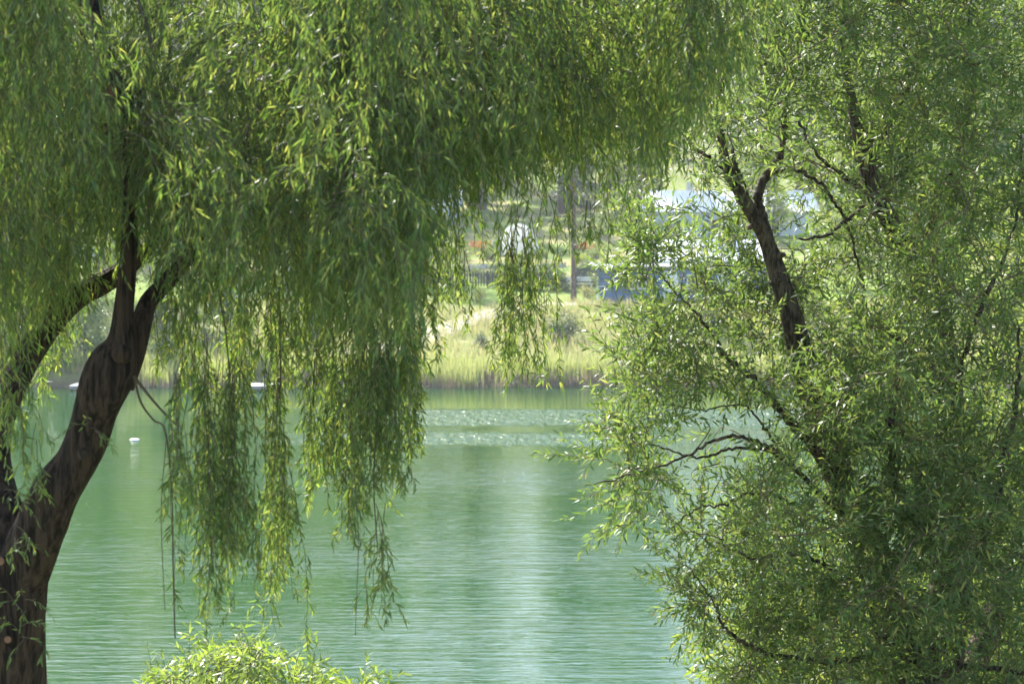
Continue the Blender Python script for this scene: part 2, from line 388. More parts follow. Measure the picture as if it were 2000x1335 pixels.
def bg_tree(name, label, cat, h, r, mt, g, low=.25, n=7000, leaf=.2, group=None, bark='bark2', loc=(0, 0, -50), top=1.0, tr=None):
    t = thing(name, label, cat, loc, 0, group)
    L = lumps_for(h, r, g, low, top=top)
    tb = MB(); tr = tr or h * .018
    bend = g.normal(size=2) * h * .02
    p = smooth([(0, 0, -.3), (bend[0] * .3, bend[1] * .3, h * .3), (bend[0], bend[1], h * .6), (bend[0] * .6, bend[1], h * .9)], 5)
    tb.tube(p, np.linspace(tr * 1.2, tr * .2, len(p)), 8, 0)
    for l in L[::2]:
        z0 = max(h * .15, l[2] - r * .5); s0 = np.array([np.interp(z0, p[:, 2], p[:, 0]), np.interp(z0, p[:, 2], p[:, 1]), z0])
        q = smooth([s0, (s0 + np.array(l[:3])) / 2 + (0, 0, .1 * r), np.array(l[:3])], 4); tb.tube(q, np.linspace(tr * .45, tr * .1, len(q)), 5, 0)
    tb.build('trunk', M[bark], t, True)
    make_crown_mesh(L, n, leaf, g).build('crown', M[mt], t)
    return t
def bg_shrub(name, label, cat, h, r, mt, g, n=3500, leaf=.13, group=None, loc=(0, 0, -50)):
    t = thing(name, label, cat, loc, 0, group)
    L = [(g.normal() * r * .4, g.normal() * r * .4, h * g.uniform(.25, .78), min(r, h) * g.uniform(.3, .5)) for _ in range(9)]
    sb = MB()
    for l in L:
        q = smooth([(l[0] * .2, l[1] * .2, -.15), (l[0] * .6, l[1] * .6, l[2] * .5), l[:3]], 4); sb.tube(q, np.linspace(.03, .008, len(q)), 4, 0)
    sb.build('stem', M['twig'], t)
    make_crown_mesh(L, n, leaf, g, flat=.9).build('foliage', M[mt], t)
    return t
gb = np.random.default_rng(21)
def put(t, px, py, s=1.0, rz=None, y0=90):
    p = ground_at(px, py, y0); t.location = tuple(p - (0, 0, .03)); t.scale = (s, s, s); t.rotation_euler[2] = gb.uniform(0, 6.28) if rz is None else rz; return t
def put_y(t, px, Y, s=1.0):
    x = (px - 1000) / F * Y; t.location = (x, Y, float(gz(x, Y)) - .03); t.scale = (s, s, s) if np.isscalar(s) else s; t.rotation_euler[2] = gb.uniform(0, 6.28); return t

# lakeside bushes behind the left willow
b1 = put_y(bg_tree('lakeside_tree', 'bluish green bushy tree on the far shore left of the thick willow trunk', 'tree', 4.6, 2.0, 'bgleaf_blue', gb, .06, 9000, .15, 'trees along the far shore'), 165, 94)
b2 = put_y(bg_tree('lakeside_tree', 'bluish green bushy tree on the far shore just right of the thick willow trunk', 'tree', 3.9, 1.5, 'bgleaf_blue', gb, .06, 7000, .14, 'trees along the far shore'), 318, 94.5)
put_y(dup(b1, (0, 0, 0), label='dark far shore tree at the left edge, behind the yellow willow strands'), 40, 95.5, 1.2)
put_y(dup(b2, (0, 0, 0), label='far shore tree behind the hanging strands, above the white jetty with a blue post'), 440, 96, 1.15)
put_y(dup(b1, (0, 0, 0), label='far shore tree hidden behind the dense hanging willow strands, left of the gravel path'), 610, 97, .9)
# tall trees behind
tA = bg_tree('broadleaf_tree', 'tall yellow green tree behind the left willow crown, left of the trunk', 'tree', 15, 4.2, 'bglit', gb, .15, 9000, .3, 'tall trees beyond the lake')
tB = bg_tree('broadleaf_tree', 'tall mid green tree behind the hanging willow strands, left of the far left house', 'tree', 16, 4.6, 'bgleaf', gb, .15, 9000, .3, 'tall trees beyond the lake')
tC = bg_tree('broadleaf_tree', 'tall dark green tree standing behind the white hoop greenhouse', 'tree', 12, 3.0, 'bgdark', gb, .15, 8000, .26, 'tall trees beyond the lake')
put_y(tA, 200, 112); put_y(tB, 690, 128); put_y(tC, 930, 172, .8)
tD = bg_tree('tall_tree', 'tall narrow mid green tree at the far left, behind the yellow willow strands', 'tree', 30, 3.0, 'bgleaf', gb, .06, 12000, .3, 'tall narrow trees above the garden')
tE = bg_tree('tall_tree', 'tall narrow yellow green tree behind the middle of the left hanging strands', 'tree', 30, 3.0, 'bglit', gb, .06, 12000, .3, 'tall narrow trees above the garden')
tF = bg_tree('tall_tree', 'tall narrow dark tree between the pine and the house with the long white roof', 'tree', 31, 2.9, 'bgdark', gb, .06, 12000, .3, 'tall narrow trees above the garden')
put_y(tD, 40, 158); put_y(tE, 690, 170, 1.05); put_y(tF, 1190, 182, 1.1)
for src, px, Y, s, lab in ((tF, 130, 148, 1.0, None), (tF, 205, 150, 1.0, None), (tE, 345, 152, 1.0, None), (tD, 430, 155, 1.0, None), (tD, 515, 158, 1.0, None), (tE, 770, 176, 1.1, None), (tE, 840, 192, 1.1, None), (tD, 915, 198, 1.1, None), (tE, 650, 175, 1.0, None), (tD, 932, 172, 1.1, None), (tE, 1105, 174, 1.0, None), (tF, 385, 168, 1.0, None), (tF, 470, 172, 1.0, None),
                           (tF, 1125, 190, 1.1, None), (tD, 1240, 178, 1.05, None), (tF, 1275, 186, 1.1, None), (tF, 1500, 180, 1.1, None), (tD, 1570, 186, 1.15, None), (tF, 1650, 184, 1.1, None), (tD, 1740, 190, 1.15, None), (tF, 1830, 160, 1.0, None), (tD, 1920, 158, 1.0, None), (tF, 1990, 155, 1.0, None)):
    put_y(dup(src, (0, 0, 0), label='tall narrow tree on the slope above the garden, hidden behind willow leaves'), px, Y, (s * 1.25, s * 1.25, s))
H_ = 'yellow green or mid green hillside tree half hidden behind willow leaves'
for src, px, Y, s, lab in ((tB, 30, 118, 1.0, 'mid green tree beyond the lake at the left edge of the photo'),
                           (tA, 430, 125, .9, 'yellow green tree behind the right fork of the weeping willow trunk'),
                           (tA, 560, 150, .62, 'small yellow green tree glimpsed through the hanging strands above the white jetty'),
                           (tB, 1245, 131, .72, 'slim trunked tree behind the right end of the wire, between pine and shed'),
                           (tB, 1450, 142, .36, 'low leafy tree right of the forked willow trunk, below the long white roof'),
                           (tC, 1215, 178, .75, 'dark tree just left of the long white roof, above the pine'),
                           (tA, 1500, 150, .55, 'yellow green tree behind the forked trunk of the right willow'),
                           (tA, 1680, 120, .8, 'yellow green tree behind the second trunk of the right willow'),
                           (tB, 1850, 115, .95, 'mid green tree behind the right willow crown, right of the brown roofed house'),
                           (tA, 1990, 112, 1.0, 'yellow green tree beyond the lake at the right edge of the photo')):
    put_y(dup(src, (0, 0, 0), label=lab), px, Y, s)
for px, Y, s, src in ((480, 190, .7, tB), (740, 200, .5, tA), (850, 215, .55, tB), (985, 205, .42, tA), (1075, 225, .42, tB), (1140, 190, .4, tA), (1310, 215, .6, tB), (1420, 200, .55, tA), (1560, 215, .7, tB), (300, 200, .8, tB), (100, 210, .8, tA), (1780, 200, .8, tB)):
    put_y(dup(src, (0, 0, 0), label=H_, group='trees scattered on the hillside'), px, Y, s)

# the pine at the water meadow
def build_pine():
    p0 = ground_at(1120, 592)
    t = thing('pine_tree', 'tall pine with bare pinkish grey trunk standing in the meadow beside the shed', 'tree', p0)
    g = np.random.default_rng(5); H = 19.0
    tb = MB(); p = smooth([(0, 0, -.3), (.02, 0, 3), (-.05, 0, 8), (.08, 0, 14), (.1, 0, H)], 8)
    tb.tube(p, np.interp(p[:, 2], [-.3, 0, .6, 9, H], [.24, .2, .165, .12, .03]), 12, 0, rough=.03, seed=3)
    tb.build('trunk', M['pinebark'], t, True)
    bb, cb = MB(), MB()
    for i in range(66):
        z = 3.0 + (H - 3.2) * (i / 66)**.9; dead = z < 5.2
        L = (.9 + g.random() * .7) if dead else np.interp(z, [5, 8, 13, H], [1.3, 2.1, 1.6, .35]) * g.uniform(.7, 1.15)
        a = g.uniform(0, 6.28); e = np.array([math.cos(a), math.sin(a), 0]) * L
        q = smooth([(0, 0, z), e * .5 + (0, 0, z + .05), e + (0, 0, z - .12 + (.25 if z > 12 else 0))], 5); bb.tube(q, np.linspace(.03, .008, len(q)), 4, 0)
        for k in range(5 if dead else 3):
            f_ = g.uniform(.3, .9); s0 = q[int(f_ * (len(q) - 1))]; d = norm(e + g.normal(size=3) * L * .8); bb.tube(np.stack([s0, s0 + d * .35 * L]), [.01, .004], 3, 0)
        n = int((60 if dead else 420) * L / 1.6); f_ = g.uniform(.25, 1.05, n)
        P = np.array([0, 0, z]) + e * f_[:, None] + g.normal(size=(n, 3)) * np.array([.3, .3, .12]) * L * .55
        cb.leaves(P, norm(g.normal(size=(n, 3)) + e * .5 + (0, 0, .5)), g.uniform(.12, .24, n), .05, 0, g, .1, simple=True)
    bb.build('branch', M['pinebark'], t); cb.build('crown', M['needle'], t)
build_pine()

# shrubs beyond the reeds
sA = bg_shrub('meadow_shrub', 'brownish green rounded shrub behind the reeds between the two hanging strands', 'shrub', 1.6, 1.3, 'bgdark', gb, 3200, .11, 'shrubs on the far bank')
sB = bg_shrub('hedge_shrub', 'dark green hedge shrub at the right end of the picket fence', 'shrub', 1.5, 1.2, 'bgdark', gb, 4200, .11, 'dark hedge along the garden')
sC = bg_shrub('meadow_shrub', 'bright green leafy shrub in front of the blue grey shed', 'shrub', 2.1, 1.25, 'bgleaf', gb, 4200, .14, 'shrubs on the far bank')
put(sA, 1105, 668, .9); put(sB, 1010, 566, .95); put(sC, 1210, 592, .95)
for src, px, py, s, lab in ((sA, 945, 676, .42, 'small green shrub behind the reeds below the gravel path'),
                            (sA, 1290, 632, .8, 'shrub in dry grass below the right end of the shed'),
                            (sA, 1400, 650, .9, 'shrub behind the right willow, right of the reeds'),
                            (sA, 1040, 640, .35, 'tiny shrub in the dry meadow below the pine'),
                            (sC, 1560, 640, 1.2, 'leafy green shrub behind the lower fork of the right willow')):
    put(dup(src, (0, 0, 0), label=lab), px, py, s)
for px, py, s, lab in ((1050, 566, 1.05, 'dark green hedge shrub behind the strand left of the pine'), (1090, 566, .95, 'dark green hedge shrub just left of the pine trunk'),
                       (965, 552, .7, 'dark green hedge shrub rising over the picket fence'), (1150, 546, .85, 'dark green hedge shrub behind the weathered plank bench'),
                       (870, 556, .8, 'dark green hedge shrub at the left end of the picket fence'), (830, 556, .9, 'dark hedge shrub left of the fence, behind the longest edge of hanging strands')):
    put(dup(sB, (0, 0, 0), label=lab, group='dark hedge along the garden'), px, py, s)
# garden plants on the terrace
sD = bg_shrub('garden_plant', 'light green garden plant on the terrace behind the fence', 'plant', .7, .5, 'bglit', gb, 700, .1, 'plants in the garden rows', )
sE = bg_shrub('garden_plant', 'mid green garden plant on the terrace behind the fence', 'plant', .8, .55, 'bgleaf', gb, 800, .1, 'plants in the garden rows')
k = 0
for py, Y in ((0, 126), (0, 130), (0, 135), (0, 141), (0, 147), (0, 158), (0, 168)):
    for px in range(780, 1330, 58):
        src = sD if gb.random() < .5 else sE; q = px + gb.uniform(-22, 22)
        if 955 < q < 1070 and 140 < Y < 156: continue
        o = src if k in (0,) and src is sD else dup(src, (0, 0, 0)); k += 1
        put_y(o, q, Y + gb.uniform(-1.5, 1.5), gb.uniform(.6, 1.5))
put_y(sE, 905, 133, 1.2); put_y(sD, 1100, 138, 1.1) if sD.location[2] < -40 else None

# far wooded hill: one mass
def build_wood():
    g = np.random.default_rng(31); mb = MB(); n = 2600
    x = g.uniform(-300, 300, n); y = g.uniform(240, 640, n); z = gz(x, y)
    sl = np.abs(x) < y * .42; x, y, z = x[sl], y[sl], z[sl]; n = len(x)
    h = g.uniform(5, 11, n); kind = g.random(n)
    for i in range(n):
        m_ = 70; f_ = g.random(m_); r_ = h[i] * (.26 * (1 - f_) + .03 if kind[i] < .55 else .33 * np.sin(np.pi * np.clip(f_ * .9 + .1, 0, 1)))
        a = g.uniform(0, 6.28, m_); P = np.stack([x[i] + r_ * np.cos(a), y[i] + r_ * np.sin(a), z[i] + h[i] * (.1 + .9 * f_)], 1)
        D = norm(np.stack([np.cos(a), np.sin(a), 0 * a - .6], 1) + g.normal(size=(m_, 3)) * .4)
        mb.leaves(P, D, h[i] * .17 * g.uniform(.6, 1.3, m_), h[i] * .09, 0 if kind[i] < .55 else 1, g, .2, simple=True)
    tag(mb.build('distant_wood', [M['bgleaf'], M['bglit']]), kind='stuff')
build_wood()

# ------------------------------------------------------------------ buildings and garden things beyond the lake
M['white_roof'] = plain('white_metal_roof', (.74, .74, .74), .45, .06, 3)
M['grey_roof'] = plain('pale_grey_felt_roof', (.20, .21, .22), .9, .15, 3)
M['blue_wall'] = plain('blue_grey_siding', (.10, .16, .29), .7, .12, 4)
M['pale_wall'] = plain('pale_bluish_wall', (.45, .50, .57), .75, .08, 3)
M['cream_wall'] = plain('cream_wall', (.55, .50, .42), .8, .08, 3)
M['tile_roof'] = plain('brown_tile_roof', (.24, .11, .07), .8, .3, 14)
M['teal_wall'] = plain('teal_grey_wall', (.10, .17, .20), .7, .12, 4)
M['glass'] = plain('window_glass', (.03, .04, .05), .08, .2, 2, .8)
M['trim'] = plain('white_trim', (.7, .7, .68), .6, .06, 5)
M['grey_wood'] = plain('weathered_wood', (.27, .24, .22), .85, .3, 12)
M['dark_wood'] = plain('dark_fence_wood', (.045, .055, .05), .85, .3, 12)
M['pale_wood'] = plain('pale_deck_wood', (.62, .60, .56), .8, .15, 10)
M['film'] = plain('white_greenhouse_film', (.78, .79, .80), .35, .04, 2)
_m = M['film'].node_tree; _b = _m.nodes['Principled BSDF']; _t = _m.nodes.new('ShaderNodeBsdfTranslucent'); _t.inputs[0].default_value = (.93, .93, .92, 1)
_x = _m.nodes.new('ShaderNodeMixShader'); _x.inputs[0].default_value = .78; _m.links.new(_b.outputs[0], _x.inputs[1]); _m.links.new(_t.outputs[0], _x.inputs[2]); _m.links.new(_x.outputs[0], _m.nodes['Material Output'].inputs[0])
M['white_paint'] = plain('white_float_shell', (.8, .8, .8), .4, .05, 5)
M['wire'] = plain('wire_grey', (.12, .12, .12), .5, .1, 5)
M['wire_bright'] = plain('wire_bright_aluminium', (.6, .6, .6), .3, .1, 5)
M['blue_paint'] = plain('blue_post_paint', (.09, .14, .25), .5, .2, 8)
M['orange_petal'] = plain('orange_petal', (.75, .16, .03), .6, .25, 20)
M['red_petal'] = plain('red_petal', (.62, .07, .04), .6, .25, 20)
M['concrete'] = plain('pale_concrete', (.5, .48, .45), .9, .15, 6)

def house(name, label, cat, x0, x1, y, dep, hw, hr, wall, roof, siding=0.0, windows=(), door=None, chimney=None, over=.35, zoff=0.0):
    z0 = float(min(gz(x0, y), gz(x1, y))) - .2 + zoff; w_ = x1 - x0
    t = thing(name, label, cat, ((x0 + x1) / 2, y, z0)); a = w_ / 2; hb = hw + .2
    wb = MB(); wb.box(-a, 0, 0, a, dep, hb)
    wb.add([(-a, 0, hb), (-a, dep, hb), (-a, dep / 2, hb + hr * .98)], [(0, 2, 1)]); wb.add([(a, 0, hb), (a, dep, hb), (a, dep / 2, hb + hr * .98)], [(0, 1, 2)])
    if siding:
        zz = siding
        while zz < hb:                                         # lapped boards, each a thin proud strip
            wb.box(-a - .02, -.022, zz - siding * .82, a + .02, -.002, zz - .012); zz += siding
    wb.build('wall', wall, t)
    rb = MB(); e = over; sl = hr / (dep / 2); th = .09
    for s in (0, 1):
        yo, yi = (-e, dep / 2) if s == 0 else (dep + e, dep / 2); zo = hb - e * sl + .05; zi = hb + hr + .05
        v = [(-a - e, yo, zo), (a + e, yo, zo), (a + e, yi, zi), (-a - e, yi, zi)]; v2 = [(p[0], p[1], p[2] + th) for p in v]
        rb.add(v + v2, [(3, 2, 1, 0), (4, 5, 6, 7), (0, 1, 5, 4), (1, 2, 6, 5), (2, 3, 7, 6), (3, 0, 4, 7)])
        n = int((w_ + 2 * e) / .55)
        for k in range(n + 1):                                 # standing seams
            xx = -a - e + .02 + k * (w_ + 2 * e - .06) / n
            q = [(xx, yo, zo + th), (xx + .04, yo, zo + th), (xx + .04, yi, zi + th), (xx, yi, zi + th)]; q2 = [(p[0], p[1], p[2] + .035) for p in q]
            rb.add(q + q2, [(4, 5, 6, 7), (0, 1, 5, 4), (1, 2, 6, 5), (3, 0, 4, 7)])
    r_ = rb.build('roof', roof, t)
    if chimney is not None:
        cb = MB(); cb.box(chimney, dep / 2 + .3, hb + hr * .5, chimney + .55, dep / 2 + .85, hb + hr + .8); cb.build('chimney', M['cream_wall'], r_)
    for wx, wz, ww, wh in windows:
        fb = MB(); y0, y1 = -.07, -.024
        fb.box(wx - .07, y0, wz - .07, wx + ww + .07, y1, wz); fb.box(wx - .07, y0, wz + wh, wx + ww + .07, y1, wz + wh + .07)
        fb.box(wx - .07, y0, wz, wx, y1, wz + wh); fb.box(wx + ww, y0, wz, wx + ww + .07, y1, wz + wh); fb.box(wx + ww / 2 - .025, y0, wz, wx + ww / 2 + .025, y1, wz + wh)
        f_ = fb.build('window', M['trim'], t); pb = MB(); pb.box(wx, -.04, wz, wx + ww / 2 - .027, -.026, wz + wh); pb.box(wx + ww / 2 + .027, -.04, wz, wx + ww, -.026, wz + wh); pb.build('pane', M['glass'], f_)
    if door:
        wx, ww, wh = door; db = MB(); db.box(wx, -.06, .2, wx + ww, -.024, .2 + wh); d_ = db.build('door', M['trim'], t)
        hb_ = MB(); hb_.tube([(wx + ww - .1, -.06, 1.2), (wx + ww - .1, -.12, 1.2), (wx + ww - .2, -.12, 1.2)], .015, 5); hb_.build('handle', M['wire'], d_)
    return t
X = lambda px, Y: (px - 1000) / F * Y
house('garden_shed', 'blue grey boarded shed with flat pale roof behind a bright green shrub', 'shed', X(1170, 113), X(1400, 113), 113, 3.4, 1.9, .14, M['blue_wall'], M['grey_roof'], .16,
      ((-1.6, 1.0, .9, .7), (1.7, 1.0, .9, .7)), (0.3, .85, 1.75), zoff=.1)
house('barn', 'low barn with bright white metal roof behind the shed and the forked willow trunk', 'barn', X(1290, 120), X(1500, 120), 120, 4.4, 2.0, 1.1, M['blue_wall'], M['white_roof'], .16, ((-2, 1.0, .8, .7),), (.2, .9, 1.8), zoff=.1)
house('house', 'long house with a bright white roof high behind the right willow', 'house', X(1262, 152), X(1590, 152), 152, 7, 2.2, 1.5, M['pale_wall'], M['white_roof'], .2, ((-5, .8, 1.2, .9), (-1.5, .8, 1.2, .9), (2.5, .8, 1.2, .9)), (.6, .95, 1.9), -3, zoff=-.35)
house('house', 'house with white roof and pale bluish wall half hidden by willow strands', 'house', X(770, 160), X(893, 160), 160, 6, 2.1, 1.2, M['pale_wall'], M['white_roof'], .2, ((-1.6, .8, 1.0, .9), (.8, .8, .9, .9)), (-.35, .9, 1.85), 1.2, zoff=-.6)
house('house', 'house with brown tiled roof and teal grey wall behind the right willow branches', 'house', X(1625, 172), X(1760, 172), 172, 6, 2.6, 1.4, M['teal_wall'], M['tile_roof'], .2, ((-1.8, 1.0, 1.0, 1.0), (1.0, 1.0, 1.0, 1.0)), (-.3, .9, 2.0))
house('house', 'small pale house glimpsed left of the willow trunk under the bent limb', 'house', X(95, 134), X(165, 134), 134, 5, 2.2, 1.0, M['pale_wall'], M['white_roof'], .2, ((-.8, 1.0, .7, .8),), (.3, .8, 1.9))

def build_greenhouse():
    Y = 148.; p = ground_at(1012, 497); Y = float(p[1]); w_ = 80 / F * Y / 2; L = 6.0
    t = thing('hoop_greenhouse', 'white hoop greenhouse with plastic film cover in the garden', 'greenhouse', (p[0], Y, p[2] - .03))
    n = 18; an = np.linspace(0, math.pi, n + 1); H = 60 / F * Y
    arch = np.stack([w_ * np.cos(an), H * np.sin(an)**.85], 1)
    ys = np.linspace(0, L, 7); mb = MB()
    v = np.array([(a, y + .0, b) for y in ys for a, b in arch]); i = np.arange(6)[:, None] * (n + 1) + np.arange(n)[None]
    f = np.stack([i, i + 1, i + n + 2, i + n + 1], -1).reshape(-1, 4); mb.add(v, f)
    mb.add(v * np.array([.99, 1, .99]), f[:, ::-1]); mb.build('film_cover', M['film'], t, True)
    eb = MB()                                                  # end wall with a door opening
    for q in range(n):
        a0, a1 = arch[q], arch[q + 1]
        lo0, lo1 = (0 if abs(a0[0]) > .42 else 1.8), (0 if abs(a1[0]) > .42 else 1.8); lo = max(lo0, lo1) if lo0 and lo1 else 0
        eb.add([(a0[0], .02, max(lo, 0)), (a1[0], .02, max(lo, 0)), (a1[0], .02, max(a1[1], lo)), (a0[0], .02, max(a0[1], lo)),
                (a0[0], .05, max(lo, 0)), (a1[0], .05, max(lo, 0)), (a1[0], .05, max(a1[1], lo)), (a0[0], .05, max(a0[1], lo))], [(0, 1, 2, 3), (7, 6, 5, 4), (0, 4, 5, 1), (2, 6, 7, 3)])
    eb.build('end_wall', M['film'], t)
    for y in ys: 
        hb = MB(); hb.tube(np.stack([arch[:, 0] * 1.012, np.full(n + 1, y), arch[:, 1] * 1.012], 1), .022, 5); hb.build('hoop', M['trim'], t)
    db = MB(); db.box(-.42, -.02, 0, .42, .015, 1.8); d_ = db.build('door', M['film'], t)
    fb = MB()
    for b in ((-.46, 0, -.42, 1.84), (.42, 0, .46, 1.84), (-.42, 1.8, .42, 1.84), (-.42, .85, .42, .9)): fb.box(b[0], -.035, b[1], b[2], -.022, b[3])
    fb.build('frame', M['grey_wood'], d_)
    # grey water barrel beside it
    q = ground_at(970, 500); bt = thing('water_barrel', 'dark grey water barrel left of the white hoop greenhouse', 'barrel', q)
    bb = MB(); z = np.array([-.05, 0, .1, .35, .6, .9, 1.0, 1.05]); bb.tube(np.c_[0 * z, 0 * z, z], [.28, .30, .31, .34, .34, .31, .30, .28], 16); bb.build('body', M['grey_wood'], bt, True)
    rb = MB(); [rb.tube(np.c_[np.zeros(2), np.zeros(2), np.array([h, h + .04])], [.355, .355], 16) for h in (.33, .62)]; rb.build('hoop_band', M['wire'], bt)
build_greenhouse()

def build_fence():
    x0, x1 = X(858, 121), X(1000, 121); Y = 121.0; z = lambda x: float(gz(x, Y))
    t = thing('picket_fence', 'dark picket fence at the top of the lawn, left of the hedge', 'fence', ((x0 + x1) / 2, Y, z((x0 + x1) / 2)))
    ox, oz = (x0 + x1) / 2, z((x0 + x1) / 2); pb = MB(); n = 27
    for k in range(n):
        x = x0 + (x1 - x0) * k / (n - 1); zz = z(x) - oz; w_ = .045; top = .98 + .03 * math.sin(k * 1.7)
        v = [(x - ox - w_, y, h) for y in (0, .022) for h in (zz + .08,)]
        prof = [(-w_, zz + .08), (w_, zz + .08), (w_, zz + top - .1), (0, zz + top), (-w_, zz + top - .1)]
        v = [(x - ox + a, 0, b) for a, b in prof] + [(x - ox + a, .022, b) for a, b in prof]
        pb.add(v, [(0, 1, 2, 3, 4), (9, 8, 7, 6, 5)]); pb.add(v, [(i, i + 5, (i + 1) % 5 + 5, (i + 1) % 5) for i in range(5)])
    pb.build('picket_panel', M['dark_wood'], t)
    for h in (.3, .75):
        rb = MB(); rb.tube([(x0 - ox, .05, z(x0) - oz + h), (0, .05, h), (x1 - ox, .05, z(x1) - oz + h)], .03, 4); rb.build('rail', M['dark_wood'], t)
    for k in range(4):
        x = x0 + (x1 - x0) * k / 3; qb = MB(); qb.box(x - ox - .05, .08, z(x) - oz - .3, x - ox + .05, .18, z(x) - oz + 1.05); qb.build('post', M['dark_wood'], t)
    # plank screen right of the pine
    x0, x1 = X(1122, 121), X(1166, 121); ox = (x0 + x1) / 2; oz = z(ox)
    t = thing('board_fence', 'dark upright board fence between the pine trunk and the shed', 'fence', (ox, Y + .5, oz))
    b = MB(); n = 10
    for k in range(n): x = (x0 - ox) + (x1 - x0) * k / n; b.box(x, 0, .05, x + (x1 - x0) / n - .015, .025, 1.25 + .03 * math.sin(k * 2.1))
    b.build('board_panel', M['dark_wood'], t)
    for x in (x0 - ox, x1 - ox - .1):
        b = MB(); b.box(x, .03, -.3, x + .1, .13, 1.3); b.build('post', M['dark_wood'], t)
build_fence()

def build_bench():
    p = ground_at(1132, 569); t = thing('garden_bench', 'weathered grey plank bench behind the pine trunk', 'bench', p, R(3)); a = .82
    s = MB(); [s.box(-a, -.22 + k * .15, .42, a, -.09 + k * .15, .46) for k in range(3)]; s.build('seat', M['pale_wood'], t)
    s = MB(); [s.box(-a, .25, .6 + k * .14, a, .28, .71 + k * .14) for k in range(2)]; s.build('backrest', M['pale_wood'], t)
    for x in (-a + .1, a - .17):
        l = MB(); l.box(x, -.2, -.1, x + .07, -.13, .418); l.build('leg', M['grey_wood'], t)
        l = MB(); l.box(x, .285, -.1, x + .07, .35, .86); l.build('leg', M['grey_wood'], t)
    d = bg_shrub('dry_bush', 'brown dry bush at the foot of the plank bench', 'bush', .75, .6, 'grass', gb, 900, .1); put(d, 1145, 582, 1.0)
    w_ = ground_at(935, 590); d = bg_shrub('dry_bush', 'tall pinkish dry weed clump on the lawn below the picket fence', 'bush', 1.15, .45, 'grass', gb, 900, .09); put(d, 932, 591, .9)
build_bench()

def flowers(px, py, mt, label, n=70):
    p = ground_at(px, py); t = thing('flowering_plant', label, 'flower', p); g = np.random.default_rng(int(px))
    s = MB()
    for k in range(12):
        e = np.array([g.normal() * .4, g.normal() * .25, g.uniform(.5, .95)]); s.tube(smooth([(e[0] * .2, e[1] * .2, -.05), (e[0] * .7, e[1] * .7, e[2] * .6), e], 3), .012, 3)
    s.build('stem', M['twig'], t)
    make_crown_mesh([(g.normal() * .35, g.normal() * .2, g.uniform(.2, .55), .3) for _ in range(6)], 700, .09, g).build('foliage', M['bgleaf'], t)
    b = MB(); C = np.stack([g.normal(size=n) * .38, g.normal(size=n) * .25 - .15, g.uniform(.55, 1.0, n)], 1); idx = np.repeat(np.arange(n), 7)
    b.leaves(C[idx], g.normal(size=(len(idx), 3)), .08, .06, 0, g, .1, simple=True); b.build('blossom', M[mt], t)
flowers(934, 500, 'orange_petal', 'orange flowering plant in the garden left of the greenhouse')
flowers(1138, 503, 'red_petal', 'red flowering plant in the garden right of the pine trunk')
flowers(1005, 306, 'red_petal', 'red flowering plant on the hillside high above the greenhouse')

def garden_bits():
    # white timber edging of a raised bed
    for (pa, pb, label) in (((915, 527), (985, 524), 'long white board edging a garden bed above the picket fence'), ((1060, 522), (1105, 522), 'white board edging the garden bed left of the pine trunk')):
        a, b = ground_at(*pa), ground_at(*pb); t = thing('bed_edging', label, 'edging', a); m = MB(); d = b - a
        m.add([(0, 0, -.1), tuple(d + (0, 0, -.1)), tuple(d + (0, 0, .28)), (0, 0, .28), (0, .12, -.1), tuple(d + (0, .12, -.1)), tuple(d + (0, .12, .28)), (0, .12, .28)],
              [(0, 1, 2, 3), (7, 6, 5, 4), (3, 2, 6, 7), (0, 3, 7, 4), (1, 5, 6, 2)]); m.build('board', M['concrete'], t)
        for f_ in (.02, .5, .98):
            c = d * f_; q = MB(); q.box(c[0] - .04, c[1] - .05, c[2] - .2, c[0] + .04, c[1] - .003, c[2] + .34); q.build('stake', M['grey_wood'], t)
    p = ground_at(888, 532); t = thing('trellis', 'small grey leaning wooden trellis above the picket fence', 'trellis', p)
    m = MB()
    for s in (-1, 1): m.tube([(s * .45, -.1, -.1), (s * .12, .2, 1.15)], .03, 4); m.tube([(s * .45, .5, -.1), (s * .12, .22, 1.15)], .03, 4)
    m.build('upright', M['grey_wood'], t); m = MB()
    for k in range(5): z = .1 + .22 * k; q = .45 - .33 * (z + .1) / 1.25; m.tube([(-q, -.13 + .3 * (z + .1) / 1.25, z), (q, -.13 + .3 * (z + .1) / 1.25, z)], .018, 4)
    m.build('crossbar', M['grey_wood'], t)
    p = ground_at(838, 504); t = thing('garden_post', 'white garden post standing by the left house behind the strands', 'post', p)
    m = MB(); m.tube([(0, 0, -.2), (0, 0, 1.5)], .04, 8); m.build('pole', M['trim'], t); m = MB(); m.tube([(0, 0, 1.5), (0, 0, 1.56), (0, 0, 1.6)], [.06, .06, .01], 8); m.build('cap', M['trim'], t)
garden_bits()

